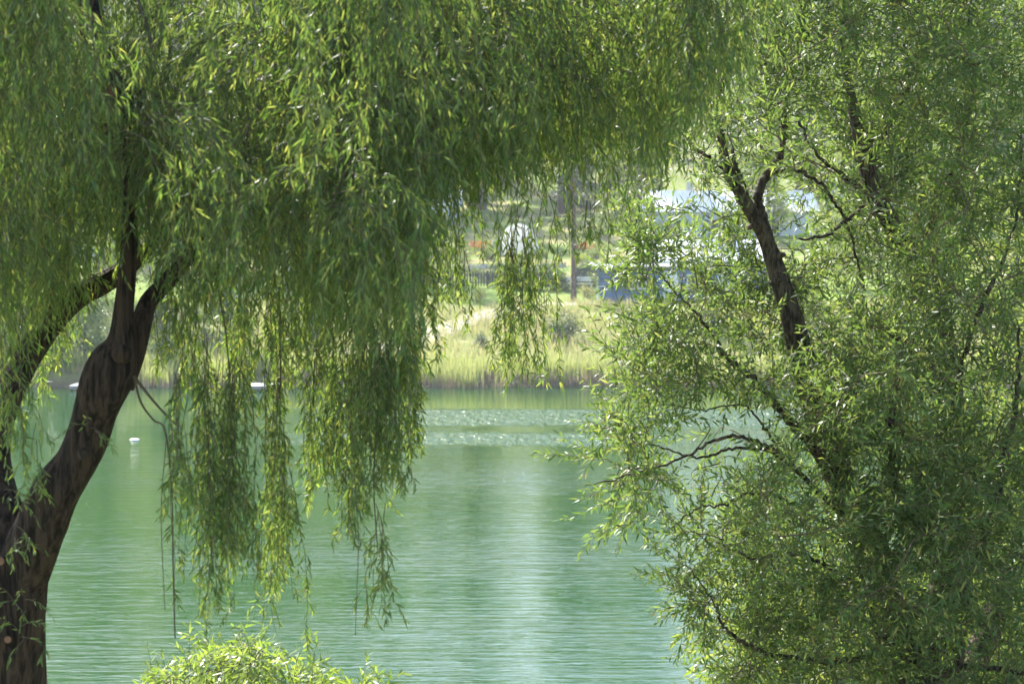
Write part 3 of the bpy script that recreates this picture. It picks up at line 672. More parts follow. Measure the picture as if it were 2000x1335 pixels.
# utility line: poles, low wire, two high wires
def utility():
    ends = []
    for px, label in ((560, 'wooden utility pole hidden behind the left hanging strands'), (1720, 'wooden utility pole hidden behind the right willow')):
        Y = 118.5; x = X(px, Y); z = float(gz(x, Y)); t = thing('utility_pole', label, 'pole', (x, Y, z), 0, 'utility poles beyond the lake')
        m = MB(); m.tube([(0, 0, -.6), (0, 0, 6), (0, 0, 13.4)], [.15, .13, .10], 10); m.build('pole', M['grey_wood'], t)
        m = MB(); m.box(-.9, -.16, 12.6, .9, -.102, 12.72); m.build('crossarm', M['grey_wood'], t)
        for s in (-.8, .8):
            m = MB(); m.tube([(s, -.13, 12.72), (s, -.13, 12.8), (s, -.13, 12.86), (s, -.13, 12.9)], [.03, .05, .05, .02], 8); m.build('insulator', M['trim'], t)
        ends.append((x, Y))
    def wire(pts, r, mt, label):
        m = MB(); m.tube(smooth(pts, 10), r, 5); tag(m.build('utility_wire', M[mt]), label, 'wire', 'wires strung beyond the lake')
    Y = 118.3
    wire([at(560, 503, Y), at(780, 511.5, Y), at(1000, 517, Y), at(1250, 521, Y), at(1720, 515, Y)], .012, 'wire', 'dark low wire crossing in front of garden and pine trunk')
    wire([at(560, 150, Y), at(1000, 162, Y), at(1200, 159, Y), at(1720, 140, Y)], .014, 'wire_bright', 'upper bright wire glimpsed between the two willow crowns')
    wire([at(560, 190, Y), at(1000, 199, Y), at(1200, 194, Y), at(1720, 180, Y)], .014, 'wire_bright', 'second bright wire glimpsed below the first between the crowns')
utility()

# jetties and float
def jetty(px0, px1, py, label, blue=None):
    Y = CAMZ * F / (py - 450); x0, x1 = X(px0, Y), X(px1, Y); t = thing('jetty', label, 'jetty', ((x0 + x1) / 2, Y, 0)); a = (x1 - x0) / 2
    m = MB(); n = max(4, int(2 * a / .14))
    for k in range(n): x = -a + 2 * a * k / n; m.box(x, 0, .20, x + 2 * a / n - .012, 1.5, .235)
    m.build('deck', M['pale_wood'], t); m = MB(); m.box(-a, .02, .08, a, .07, .197); m.box(-a, 1.4, .08, a, 1.45, .197); m.build('beam', M['grey_wood'], t)
    for x in (-a + .08, a - .08):
        for y in (.12, 1.3): m = MB(); m.tube([(x, y, -1.2), (x, y, .196)], .05, 8); m.build('post', M['dark_wood'], t)
    if blue is not None:
        m = MB(); m.tube([(blue, .3, .236), (blue, .3, .6), (blue, .3, .64), (blue, .3, .7)], [.07, .07, .1, .09], 10); m.build('mooring_post', M['blue_paint'], t)
jetty(133, 182, 763, 'low pale jetty on the far shore, left of the thick willow trunk')
jetty(480, 540, 763, 'white decked jetty with a blue post seen between hanging strands', .1)
def buoy():
    p = at(263, 860, CAMZ * F / (860 - 450)); t = thing('mooring_float', 'small white float with dark waterline drifting on the lake', 'float', (p[0], p[1], .0))
    m = MB(); an = np.linspace(0, 1, 11); r_ = np.array([.02, .10, .14, .15, .155, .15, .13, .09, .03]); z = np.array([-.05, -.045, -.02, .01, .05, .085, .11, .128, .135])
    m.tube(np.c_[0 * z, 0 * z, z], r_, 20); o = m.build('hull', M['white_paint'], t, True)
    m = MB(); m.tube([(0, 0, .004), (0, 0, .024)], [.158, .16], 20); m.build('waterline_band', M['wire'], t)
    m = MB(); m.tube(smooth([(-.03, 0, .13), (-.02, 0, .17), (.02, 0, .17), (.03, 0, .13)], 4), .008, 5); m.build('ring', M['wire'], t)
    t.scale = (1.05, 1.05, .42)
buoy()

# ------------------------------------------------------------------ willow helpers
def limb(pts, n=10):
    """rows (px, py, depth, half width in pixels) -> centre line and radii in metres"""
    a = smooth(pts, n); return at(a[:, 0], a[:, 1], a[:, 2]), np.maximum(a[:, 3] / F * a[:, 2], .0015)
def strands(mb, P0, D0, Len, g, step=.025, leaf=(.036, .062), wd=(.0058, .0088), stop=None, stiff=.18, side=.2, mi_l=0, mi_t=1, twig=.0022, skip=None, wob=.10, hang=None, splay=.5, sidelen=1.0):
    """drooping shoots grown together; leaves alternate along them and along short side shoots"""
    N = len(P0); P = np.array(P0, float); D = norm(np.array(D0, float)); K = int(Len.max() / step) + 1
    alive = np.ones(N, bool); hist = [P.copy()]; LB, LD = [], []; SB, SD = [], []
    dn = np.array([0, 0, -1.]) if hang is None else np.asarray(hang, float); endk = np.zeros(N, int)
    for k in range(K):
        D = norm(D * (1 - stiff) + dn * stiff + g.normal(size=(N, 3)) * wob * np.array([1, 1, .4]))
        Pn = P + D * step
        alive &= (k * step < Len)
        if stop is not None: alive &= ~stop(Pn)
        P = np.where(alive[:, None], Pn, P); hist.append(P.copy()); endk[alive] = k + 1
        ok = alive & (k > 1)
        if skip is not None: ok &= ~skip(P, k * step / Len)
        i = np.where(ok & (g.random(N) < .92))[0]
        if len(i):
            LB.append(P[i]); q = g.normal(size=(len(i), 3)); q -= (q * D[i]).sum(1, keepdims=True) * D[i]
            LD.append(norm(D[i] * .85 + norm(q) * splay * g.uniform(.5, 1.5, (len(i), 1)) + np.array([0, 0, -.25])))
        i = np.where(ok & (g.random(N) < side))[0]
        if len(i):
            q = g.normal(size=(len(i), 3)) * np.array([1, 1, .3]); SB.append(P[i]); SD.append(norm(D[i] * .35 + norm(q) * .8))
    SEG = 7; T = np.linspace(0, 1, SEG); H = np.stack(hist, 1); pos = T[None] * endk[:, None]; ii = np.round(pos).astype(int)
    mb.tubes(H[np.arange(N)[:, None], ii], np.linspace(twig, twig * .45, SEG)[None] * np.ones((N, 1)), 3, mi_t)
    if SB:
        SB = np.vstack(SB); SD = np.vstack(SD); n = len(SB); p, d = SB.copy(), SD; h2 = [p.copy()]; m_ = 7
        ll = g.uniform(.5, 1.3, n)[:, None] * sidelen
        for k in range(m_):
            d = norm(d * .78 + dn * .22 + g.normal(size=(n, 3)) * .08); p = p + d * step * .9 * ll; h2.append(p.copy())
            for rep in range(1 if k < m_ - 1 else 2):
                q = g.normal(size=(n, 3)); LB.append(p.copy()); LD.append(norm(d * .85 + norm(q) * splay * g.uniform(.5, 1.5, (n, 1)) + np.array([0, 0, -.2])))
        mb.tubes(np.stack(h2, 1)[:, ::2], np.full((n, 4), twig * .5), 3, mi_t)
    LB = np.vstack(LB); LD = np.vstack(LD); n = len(LB)
    mb.leaves(LB, LD, g.uniform(*leaf, n), g.uniform(*wd, n), mi_l, g, .16, (0, 0, .25))
    return n
NL = 0

# ------------------------------------------------------------------ the weeping willow (left)
gw = np.random.default_rng(41)
WW = thing('weeping_willow', 'large weeping willow with thick leaning dark trunk and long hanging strands at left', 'tree', tuple(at(10, 1490, 8.7)))
def rel(mb, root):                       # shift collected vertices into the root's space
    o = np.array(root.location); mb.v = [v - o for v in mb.v]; return mb
def build_ww_wood():
    stemL = [(-60, 1620, 8.7, 100), (5, 1480, 8.7, 88), (18, 1335, 8.65, 70), (20, 1200, 8.6, 68), (22, 1100, 8.6, 66), (8, 1010, 8.65, 44), (-10, 930, 8.75, 34), (-8, 850, 8.9, 28), (14, 780, 9.05, 26), (50, 705, 9.2, 25), (100, 632, 9.3, 24), (150, 580, 9.35, 24), (200, 553, 9.4, 22), (250, 520, 9.5, 18), (310, 455, 9.6, 15), (360, 370, 9.8, 12), (400, 260, 10, 9), (450, 100, 10.3, 7), (520, -80, 10.6, 5), (600, -250, 10.8, 3)]
    stemR = [(22, 1180, 8.62, 50), (50, 1100, 8.55, 52), (86, 1015, 8.5, 48), (112, 955, 8.47, 44), (150, 900, 8.46, 40), (173, 850, 8.45, 41), (186, 800, 8.42, 42), (201, 755, 8.4, 48), (222, 708, 8.4, 47), (238, 668, 8.4, 30), (242, 610, 8.4, 20), (250, 520, 8.4, 17), (255, 420, 8.4, 15), (252, 310, 8.45, 14), (238, 200, 8.5, 13), (215, 120, 8.55, 11), (190, 50, 8.6, 10), (175, -60, 8.7, 9), (165, -260, 8.8, 6), (140, -420, 8.9, 4)]
    forkR = [(228, 745, 8.46, 36), (258, 690, 8.5, 25), (274, 640, 8.5, 20), (290, 590, 8.55, 17), (322, 555, 8.6, 16), (365, 505, 8.7, 14), (410, 450, 8.8, 13), (440, 390, 8.9, 12), (475, 300, 9, 10), (540, 150, 9.2, 9), (640, 10, 9.3, 8), (780, -110, 9.4, 8), (940, -160, 9.5, 7), (1100, -140, 9.6, 6), (1260, -70, 9.7, 5), (1390, 30, 9.8, 4)]
    t = MB(); p, r = limb(stemL, 34); t.tube(p, r, 72, 0, rough=.08, seed=1); rel(t, WW).build('trunk', M['bark'], WW, True)
    trunk = WW.children[0]
    for k, path in enumerate((stemR, forkR)):
        t = MB(); p, r = limb(path, 34); t.tube(p, r, 64, 0, rough=.08, seed=5 + k); rel(t, WW).build('limb', M['bark'], WW, True)
    thin = [[(780, -110, 9.4, 8), (900, -40, 9.3, 6), (968, 80, 9.3, 5), (962, 150, 9.3, 4.5), (945, 210, 9.3, 4), (905, 250, 9.3, 3)],
            [(945, 200, 9.3, 3), (955, 245, 9.35, 2.5), (990, 280, 9.4, 2.2), (1030, 310, 9.4, 2), (1055, 350, 9.4, 1.4)],
            [(955, 245, 9.35, 2), (950, 300, 9.4, 1.6), (975, 345, 9.4, 1.2)], [(1010, 150, 9.4, 2), (1012, 290, 9.4, 2.2), (1008, 310, 9.4, 1.2)],
            [(1140, 0, 9.6, 4), (1150, 60, 9.6, 4), (1175, 110, 9.6, 2)],
            [(262, 735, 8.35, 4), (285, 765, 8.3, 3.2), (315, 800, 8.3, 2.6), (345, 830, 8.3, 2)], [(262, 735, 8.35, 3), (275, 785, 8.35, 2.4), (300, 820, 8.3, 2.2), (322, 840, 8.3, 2.2), (335, 950, 8.3, 1.9), (338, 1100, 8.3, 1.8), (342, 1245, 8.3, 1.6)],
            [(325, 850, 8.3, 1.2), (315, 1000, 8.3, 1.0), (322, 1190, 8.3, .8)], [(692, 950, 8.6, 1), (700, 1050, 8.6, .9), (694, 1240, 8.6, .7)], [(405, 900, 8.4, 3), (412, 1020, 8.4, 2.6), (414, 1120, 8.4, 2)],
            [(545, 560, 9, 2), (548, 750, 9, 1.7), (542, 950, 9, 1.4), (546, 1090, 9, 1.1)], [(405, 480, 8.9, 2.6), (420, 540, 8.9, 2.3), (440, 640, 8.9, 1.8), (450, 760, 8.9, 1.3)],
            [(738, 800, 8.8, 2), (730, 940, 8.8, 1.6), (738, 1080, 8.8, 1.2)], [(185, 140, 8.6, 6), (160, 60, 8.5, 5), (150, -60, 8.4, 4)], [(300, 300, 8.3, 3), (305, 180, 8.4, 4), (290, 60, 8.5, 4), (250, -50, 8.7, 4)]]
    for q in thin: t = MB(); p, r = limb(q, 6); t.tube(p, r, 6, 0); rel(t, WW).build('thin_branch', M['twig'], WW, True)
    for px, py, Y, r_, nd in ((218, 178, 8.36, 15, (-.5, -.8, .1)), (15, 1248, 8.43, 8, (.15, -1, .1)), (2, 1095, 8.43, 9, (-.3, -1, .1)), (160, 888, 8.32, 10, (.1, -1, 0)), (236, 690, 8.29, 17, (.1, -1, .1))):
        c = at(px, py, Y); nd = norm(np.array(nd, float)); rr = r_ / F * Y
        a = MB(); a.tube([c - nd * .16, c - nd * .05, c - nd * .008, c], [rr * 1.6, rr * 1.25, rr * 1.12, rr * 1.0], 18, 0, rough=.03, seed=int(px)); st = rel(a, WW).build('branch_stub', M['bark'], WW, True)
        if px not in (236,):
            a = MB(); a.tube([c + nd * .001, c + nd * .004], [rr * .86, rr * .82], 18, 0); rel(a, WW).build('cut_face', M['cut'] if px != 160 else M['bark2'], st)
build_ww_wood()

BX = [-150, 0, 130, 150, 300, 330, 420, 600, 700, 815, 835, 880, 975, 985, 1100, 1200, 1335, 1350, 1400, 1450, 1500]
BYv = [640, 610, 560, 450, 430, 480, 530, 540, 620, 600, 390, 340, 330, 320, 315, 295, 270, 240, 205, 140, 80]
bottom = lambda px: np.interp(px, BX, BYv)
def build_ww_crown():
    global NL
    g = gw
    # clumps of shoots: each clump starts on one twig and cascades together
    def clumps(nc, pxr, pyr, Yr, per, lenr, spread, **kw):
        global NL
        px = g.uniform(*pxr, nc); py = g.uniform(*pyr, nc); Y = g.uniform(*Yr, nc)
        px = px + 17 * np.sin(px * .0571 + py * .006); py = np.minimum(py, bottom(px) - g.uniform(80, 260, nc))       # curtains bunch along the limbs
        Y = np.where((px > 205) & (px < 290) & (py > 60), np.maximum(Y, 8.75), Y)         # the upright stem stays in front
        C = at(px, py, Y); out = np.stack([g.normal(size=nc) * .8 + .25, g.normal(size=nc) * .5 - .35, g.uniform(.1, .7, nc)], 1)
        k = np.repeat(np.arange(nc), per); N = len(k)
        P0 = C[k] + g.normal(size=(N, 3)) * np.array([spread, spread, spread * .8]); D0 = out[k] + g.normal(size=(N, 3)) * .35
        Ln = g.uniform(*lenr, nc)[k] * g.uniform(.6, 1.1, N)
        jit = g.normal(size=N) * 45
        def stop(P): a, b = proj(P); return b > bottom(a) + jit
        mb = MB(); NL += strands(mb, P0, D0, Ln, g, stop=stop, **kw); return mb
    a = clumps(72, (-120, 860), (-260, 640), (7.4, 9.6), 15, (.6, 1.6), .07, side=.26, stiff=.11); rel(a, WW).build('crown', [M['weep'], M['twig']], WW)
    a = clumps(50, (820, 1420), (-260, 330), (8.3, 10.4), 14, (.5, 1.1), .075, side=.26, stiff=.12); rel(a, WW).build('crown', [M['weep'], M['twig']], WW)
    a = clumps(34, (850, 1340), (-250, 240), (10.4, 11.7), 10, (.5, 1.0), .09, side=.26); rel(a, WW).build('crown', [M['weep'], M['twig']], WW)  # deeper clumps added behind to shade the centre strands
    a = clumps(80, (-150, 850), (-250, 430), (9.1, 10.1), 8, (.6, 1.3), .12, leaf=(.04, .065), wd=(.0065, .0095)); rel(a, WW).build('crown', [M['weep'], M['twig']], WW)
    # unseen coarser crown above the picture, added to shade the strands below
    mb = MB(); nc = 150; C = np.stack([g.uniform(-5.2, 2.6, nc), g.uniform(6.4, 10.6, nc), np.zeros(nc)], 1)
    rr = np.hypot((C[:, 0] + 1.2) / 4.2, (C[:, 1] - 8.7) / 2.5); C = C[rr < 1]; rr = rr[rr < 1]; C[:, 2] = 8.9 + 4.2 * np.sqrt(1 - rr**2) * g.uniform(.35, 1, len(C))
    k = np.repeat(np.arange(len(C)), 6); N = len(k)
    NL += strands(mb, C[k] + g.normal(size=(N, 3)) * .15, g.normal(size=(N, 3)) + np.array([0, 0, .5]), g.uniform(.6, 1.3, N), g, step=.06, leaf=(.14, .2), wd=(.024, .034), side=.15, stop=lambda P: proj(P)[1] > -190)
    rel(mb, WW).build('crown', [M['weep'], M['twig']], WW)
build_ww_crown()

# strands that hang below the crown, each its own branch: px, top, bottom, half width, shoots, depth, (leafless from, to)
HANG = [(352, 720, 1010, 34, 12, 8.3), (392, 640, 1215, 34, 22, 8.4), (425, 700, 1130, 36, 18, 8.5), (460, 690, 1190, 30, 22, 8.6), (500, 560, 800, 30, 14, 9.4), (540, 720, 1150, 32, 20, 8.9), (552, 900, 1240, 22, 10, 9.0),
        (602, 660, 980, 26, 14, 9.6), (640, 600, 950, 34, 18, 9.2), (690, 640, 1060, 32, 22, 8.8), (722, 620, 1000, 34, 22, 8.9), (736, 980, 1205, 22, 9, 8.8), (768, 560, 990, 36, 22, 9.1), (800, 520, 900, 24, 16, 9.3), (822, 560, 885, 12, 5, 9.3),
        (850, 420, 680, 18, 9, 9.6), (885, 400, 590, 26, 9, 9.8), (905, 440, 645, 6, 3, 9.9), (932, 340, 520, 20, 7, 9.9), (860, 360, 520, 26, 9, 9.8), (1008, 390, 775, 22, 25, 9.8), (992, 370, 660, 18, 14, 10.0), (1030, 390, 600, 18, 7, 10.1), (1044, 420, 690, 7, 4, 10.2), (1066, 380, 752, 9, 8, 10.3), (1100, 320, 520, 24, 6, 10.2), (1150, 310, 500, 18, 5, 10.3), (1182, 320, 490, 12, 4, 10.3), (1225, 290, 400, 18, 4, 10.3),
        (350, 420, 640, 34, 13, 8.25), (390, 400, 620, 30, 12, 8.3), (620, 470, 760, 40, 14, 9.5), (585, 430, 700, 30, 10, 8.6), (500, 420, 700, 34, 12, 8.5), (670, 480, 820, 36, 14, 9.0), (700, 500, 900, 30, 14, 9.4), (745, 480, 860, 36, 16, 8.8), (790, 430, 760, 34, 14, 9.2), (540, 480, 690, 28, 9, 9.8), (15, 620, 900, 30, 9, 8.4), (62, 760, 960, 34, 9, 8.2), (25, 520, 830, 36, 18, 9.4), (80, 500, 770, 34, 16, 9.9), (125, 480, 700, 26, 12, 9.9), (150, 460, 600, 20, 7, 9.9), (320, 520, 720, 30, 12, 9.0), (375, 500, 800, 40, 18, 9.3), (445, 480, 780, 40, 16, 9.8), (560, 500, 800, 44, 18, 9.6), (200, 480, 580, 30, 6, 9.8)]
def build_hanging():
    global NL
    g = np.random.default_rng(77)
    for (px, y0, y1, hw, n, Y) in HANG:
        n = max(3, int(n * .8))
        sh = 8.5 / Y
        q = g.uniform(-1, 1, n); f0 = g.random(n)**1.6; yt = y0 + (y1 - y0) * .62 * f0; wx = px + q * hw * (1.0 - .65 * f0)
        P0 = at(wx, yt, Y + g.normal(size=n) * .14); D0 = np.stack([g.normal(size=n) * .3, g.normal(size=n) * .3, -.8 * np.ones(n)], 1)
        yb = y1 - np.abs(g.normal(size=n)) * (y1 - y0) * .27; yb[0] = y1
        Ln = np.maximum((yb - yt) / F * Y, .12)
        def stop(P, yb=yb): return proj(P)[1] > yb
        mb = MB(); NL += strands(mb, P0, D0, Ln * 1.25, g, stop=stop, stiff=.26, side=.34, wob=.08, splay=.68, sidelen=.55, leaf=(.034, .058), wd=(.0062, .009)); rel(mb, WW).build('hanging_branch', [M['weep'], M['twig']], WW)
    # young shoots sprouting from the trunk
    for px, py, Y, n in ((45, 1080, 8.36, 6), (40, 1190, 8.36, 6), (30, 985, 8.4, 7), (192, 862, 8.3, 5), (150, 565, 9.1, 5), (45, 1270, 8.36, 4)):
        P0 = at(px + g.normal(size=n) * 10, py - 25 + g.normal(size=n) * 12, np.full(n, Y)); D0 = np.stack([g.normal(size=n) * .8 + .5, -np.abs(g.normal(size=n)) * .8, g.uniform(-.2, .6, n)], 1)
        mb = MB(); NL += strands(mb, P0, D0, g.uniform(.08, .16, n), g, step=.014, stiff=.10, side=.03, leaf=(.028, .045), wd=(.006, .009)); rel(mb, WW).build('trunk_shoot', [M['weep'], M['twig']], WW)
build_hanging()

# ------------------------------------------------------------------ sprays of shoots for the upright willows
def sprays(mb, P0, D0, g, n_leaf=16, step=.021, leaf=(.055, .09), wd=(.0115, .0170), mi_l=0, mi_t=1, lift=.05, simple=False):
    """short leafy shoots: leaves alternate, angled forward; all grown at once"""
    N = len(P0); P = np.array(P0, float); D = norm(np.array(D0, float)); hist = [P.copy()]; LB, LD, LL = [], [], []
    ph = g.uniform(0, 6.28, N); ref = norm(np.cross(D, g.normal(size=(N, 3)))); nl = g.integers(int(n_leaf * .6), n_leaf + 4, N)
    for k in range(nl.max()):
        D = norm(D + np.array([0, 0, lift]) * .3 + g.normal(size=(N, 3)) * .06); al = k < nl
        P = np.where(al[:, None], P + D * step, P); hist.append(P.copy())
        ph = ph + 2.4; s = norm(np.cross(D, ref)); q = np.cos(ph)[:, None] * s + np.sin(ph)[:, None] * np.cross(s, D)
        last = (nl - k)[:, None] < 4
        i = np.where(al & (g.random(N) < .95))[0]
        dd = norm(D * np.where(last, 1.3, .8) + q * .8 + np.array([0, 0, -.12])); LB.append(P[i]); LD.append(dd[i]); LL.append(np.where(last[i, 0], .75, 1.0))
    H = np.stack(hist, 1); ii = np.round(np.linspace(0, 1, 4)[None] * nl[:, None]).astype(int)
    mb.tubes(H[np.arange(N)[:, None], ii], np.array([.0022, .0019, .0015, .001])[None] * np.ones((N, 1)), 3, mi_t)
    LB = np.vstack(LB); LD = np.vstack(LD); LL = np.concatenate(LL); n = len(LB)
    mb.leaves(LB, LD, g.uniform(*leaf, n) * LL, g.uniform(*wd, n), mi_l, g, .18, (0, 0, .5), simple=simple)
    return n
def grow(nodes, tips, g, sag=.0, n=6):
    """join each tip to the nearest wood already there; returns polylines (k, n, 3)"""
    nodes = np.asarray(nodes, float); order = np.argsort(np.min(np.linalg.norm(tips[:, None, ::1] - nodes[None, ::6], axis=2), axis=1))
    pool = np.empty((len(nodes) + len(tips) * 4, 3)); pool[:len(nodes)] = nodes; m = len(nodes); out = []
    for i in order:
        t = tips[i]; d = np.linalg.norm(pool[:m] - t, axis=1); j = int(np.argmin(d + np.maximum(0, pool[:m, 2] - t[2]) * .5)); a = pool[j]; L = d[j]
        f = np.linspace(0, 1, n)[:, None]; b = g.normal(size=3) * .14 * L + np.array([0, 0, .12 * L - sag * L])
        q = a + (t - a) * f + b * (4 * f * (1 - f)) + g.normal(size=(n, 3)) * .02 * L * np.r_[0, np.ones(n - 2), 0][:, None]
        out.append(q); pool[m:m + 4] = q[[2, 3, 4, 5]] if n >= 6 else q[-4:]; m += 4
    return np.array(out)

# ------------------------------------------------------------------ the upright willow (right)
WR = thing('willow_tree', 'bushy upright willow with slender forked trunks and narrow green leaves at right', 'tree', tuple(at(1800, 1560, 13.4)))
DENS = np.array([
    [0, 0, 0, .4, .9, 1, .9, .65, .9, .9, .9], [0, 0, 0, .6, 1, 1, 1, .9, .9, .9, .9], [0, 0, .1, .8, 1, 1, 1, 1, 1, 1, 1],
    [0, .1, .12, .4, .5, .65, 1, 1, 1, 1, 1], [0, .4, .15, .4, .4, .35, .9, 1, .95, .7, .9], [.15, .9, .95, .5, .7, .8, 1, 1, .85, .7, .9],
    [0, .5, .85, .75, .85, 1, 1, 1, .85, .8, 1], [0, .55, .9, .75, .85, 1, 1, 1, 1, 1, 1], [.15, .5, .28, .08, .28, 1, 1, 1, 1, 1, 1],
    [.6, .7, .35, .10, .6, 1, 1, 1, 1, 1, 1], [.25, .45, .35, .4, 1, 1, 1, 1, 1, 1, 1], [0, .05, .5, .85, 1, 1, 1, .95, 1, 1, 1],
    [0, 0, .35, .9, 1, 1, .95, .85, 1, 1, 1], [0, 0, 0, .7, 1, 1, .9, .85, .95, .9, 1], [0, 0, 0, .7, 1, 1, 1, 1, 1, 1, 1]])
LYp = [-300, 0, 100, 200, 300, 400, 500, 570, 640, 700, 750, 800, 850, 900, 950, 1000, 1040, 1060, 1100, 1150, 1200, 1250, 1300, 1500]
LXp = [1460, 1440, 1460, 1390, 1345, 1225, 1205, 1260, 1230, 1200, 1255, 1180, 1120, 1130, 1105, 1150, 1220, 1330, 1335, 1330, 1345, 1385, 1420, 1440]
def dens(px, py):
    u = np.clip((px - 1100) / 100, 0, 9.999); v = np.clip(py / 100, 0, 13.999); i = u.astype(int); j = v.astype(int); fu, fv = u - i, v - j
    d = (DENS[j, i] * (1 - fu) + DENS[j, i + 1] * fu) * (1 - fv) + (DENS[j + 1, i] * (1 - fu) + DENS[j + 1, i + 1] * fu) * fv
    return d * (px > np.interp(py, LYp, LXp))
def build_wr():
    global NL
    g = np.random.default_rng(91)
    trunkA = [(1800, 1600, 13.3, 60), (1790, 1480, 13.3, 50), (1765, 1300, 13.25, 44), (1720, 1130, 13.2, 38), (1660, 980, 13.1, 32), (1608, 840, 13, 27), (1570, 715, 12.95, 25), (1545, 615, 12.9, 21), (1516, 525, 12.9, 18), (1490, 455, 12.9, 14), (1452, 388, 12.85, 12.5), (1424, 335, 12.85, 11), (1412, 295, 12.85, 9), (1404, 200, 12.9, 7), (1430, 90, 13, 5), (1450, -60, 13.1, 3)]
    trunkB = [(1815, 1600, 13.6, 60), (1825, 1400, 13.7, 48), (1850, 1180, 13.8, 42), (1862, 950, 13.9, 34), (1850, 760, 13.9, 30), (1826, 600, 13.8, 26), (1788, 510, 13.7, 23), (1745, 440, 13.6, 20), (1708, 385, 13.6, 18), (1690, 310, 13.6, 15), (1672, 240, 13.6, 12), (1650, 120, 13.7, 9), (1640, -20, 13.8, 6), (1640, -200, 13.9, 4)]
    subs = [[(1512, 500, 12.95, 13), (1490, 430, 13, 12), (1481, 385, 13, 11), (1492, 350, 13, 11), (1520, 312, 13.05, 10), (1531, 255, 13.1, 8), (1535, 190, 13.1, 6), (1565, 70, 13.2, 4), (1580, -80, 13.2, 3)],
            [(1424, 335, 12.85, 7), (1388, 312, 12.8, 5.5), (1352, 282, 12.8, 4.5), (1336, 240, 12.8, 3), (1345, 190, 12.8, 2)],
            [(1450, 380, 12.9, 5), (1450, 355, 12.8, 5), (1435, 320, 12.8, 5), (1432, 290, 12.8, 3)],
            [(1500, 340, 13, 5), (1545, 332, 12.9, 4.5), (1590, 350, 12.9, 4.5), (1625, 385, 13, 4), (1655, 440, 13.1, 3.6), (1672, 500, 13.2, 3.2), (1690, 570, 13.3, 3)],
            [(1725, 410, 13.6, 8), (1690, 404, 13.4, 5), (1652, 430, 13.2, 4.5), (1612, 460, 13.1, 4), (1558, 468, 13, 2.4)],
            [(1706, 380, 13.6, 9), (1670, 360, 13.3, 8), (1635, 335, 13.2, 6), (1595, 300, 13.1, 4), (1560, 240, 13, 3)],
            [(1660, 985, 13.1, 14), (1590, 880, 12.7, 12), (1530, 805, 12.5, 11), (1470, 740, 12.4, 9), (1412, 690, 12.3, 7), (1395, 655, 12.3, 5), (1350, 600, 12.3, 3), (1290, 540, 12.3, 2)],
            [(1640, 1000, 13, 10), (1530, 893, 12.4, 7), (1490, 868, 12.3, 6), (1445, 852, 12.2, 5.5), (1400, 858, 12.2, 5), (1340, 890, 12.2, 4), (1290, 910, 12.2, 3.5), (1220, 928, 12.2, 2.5), (1140, 950, 12.2, 1.5)],
            [(1560, 920, 12.6, 6), (1500, 880, 12.5, 5.5), (1430, 876, 12.4, 5), (1370, 893, 12.4, 4), (1310, 880, 12.4, 3), (1230, 850, 12.4, 2)],
            [(1530, 893, 12.4, 4), (1490, 830, 12.3, 4), (1450, 790, 12.3, 3), (1380, 800, 12.3, 2.5), (1300, 790, 12.3, 2)],
            [(1570, 990, 12.6, 6), (1480, 960, 12.2, 4), (1420, 985, 12.2, 4), (1370, 990, 12.2, 3), (1310, 1030, 12.2, 2)],
            [(1770, 1240, 13.2, 14), (1650, 1290, 12.6, 10), (1530, 1283, 12.3, 8), (1460, 1258, 12.2, 7), (1415, 1222, 12.2, 5), (1390, 1170, 12.2, 3), (1350, 1110, 12.2, 2)],
            [(1862, 950, 13.9, 12), (1868, 760, 13.2, 9), (1915, 600, 12.9, 8), (1962, 500, 12.9, 6), (1990, 390, 12.9, 4), (1995, 250, 12.9, 2)],
            [(1800, 1480, 13.2, 16), (1850, 1320, 12.6, 9), (1920, 1303, 12.5, 7), (2020, 1318, 12.5, 5)],
            [(1825, 1480, 13.7, 34), (1960, 1150, 14.4, 28), (2060, 850, 14.8, 22), (2080, 500, 15, 14), (2060, 200, 15, 8), (2040, -60, 15, 4)],
            [(1790, 510, 13.7, 12), (1830, 400, 13.2, 9), (1880, 280, 13, 7), (1900, 150, 13, 5), (1890, 20, 13, 3)],
            [(1690, 310, 13.6, 8), (1740, 240, 13.2, 6), (1780, 150, 13, 5), (1800, 40, 13, 3)],
            [(1850, 1100, 13.8, 14), (1760, 980, 12.9, 10), (1740, 850, 12.5, 8), (1760, 700, 12.3, 6), (1740, 640, 12.2, 4)],
            [(1740, 1180, 13.2, 14), (1640, 1120, 12.4, 8), (1560, 1080, 12.1, 6), (1480, 1090, 12, 4), (1400, 1060, 12, 2.5)],
            [(1850, 1200, 13.8, 18), (1920, 1050, 12.9, 12), (1960, 900, 12.5, 9), (1985, 780, 12.4, 6), (1990, 640, 12.4, 3)]]
    nodes = []
    for k, path in enumerate((trunkA, trunkB)):
        t = MB(); p, r = limb(path, 30); t.tube(p, r, 40, 0, rough=.06, seed=20 + k); rel(t, WR).build('trunk', M['bark2'], WR, True); nodes.append(p[len(p) // 4::3])
    for k, path in enumerate(subs):
        t = MB(); p, r = limb(path, 9); p = p + g.normal(size=p.shape) * np.array([.006, .006, .006]) * (np.arange(len(p))[:, None] > 3)
        r = r * (.62 if k in (7, 8, 9, 10, 11, 12, 18) else .8); t.tube(p, r, 14 if path[0][3] > 9 else 8, 0, rough=.06, seed=40 + k); rel(t, WR).build('limb', M['bark2'], WR, True); nodes.append(p)
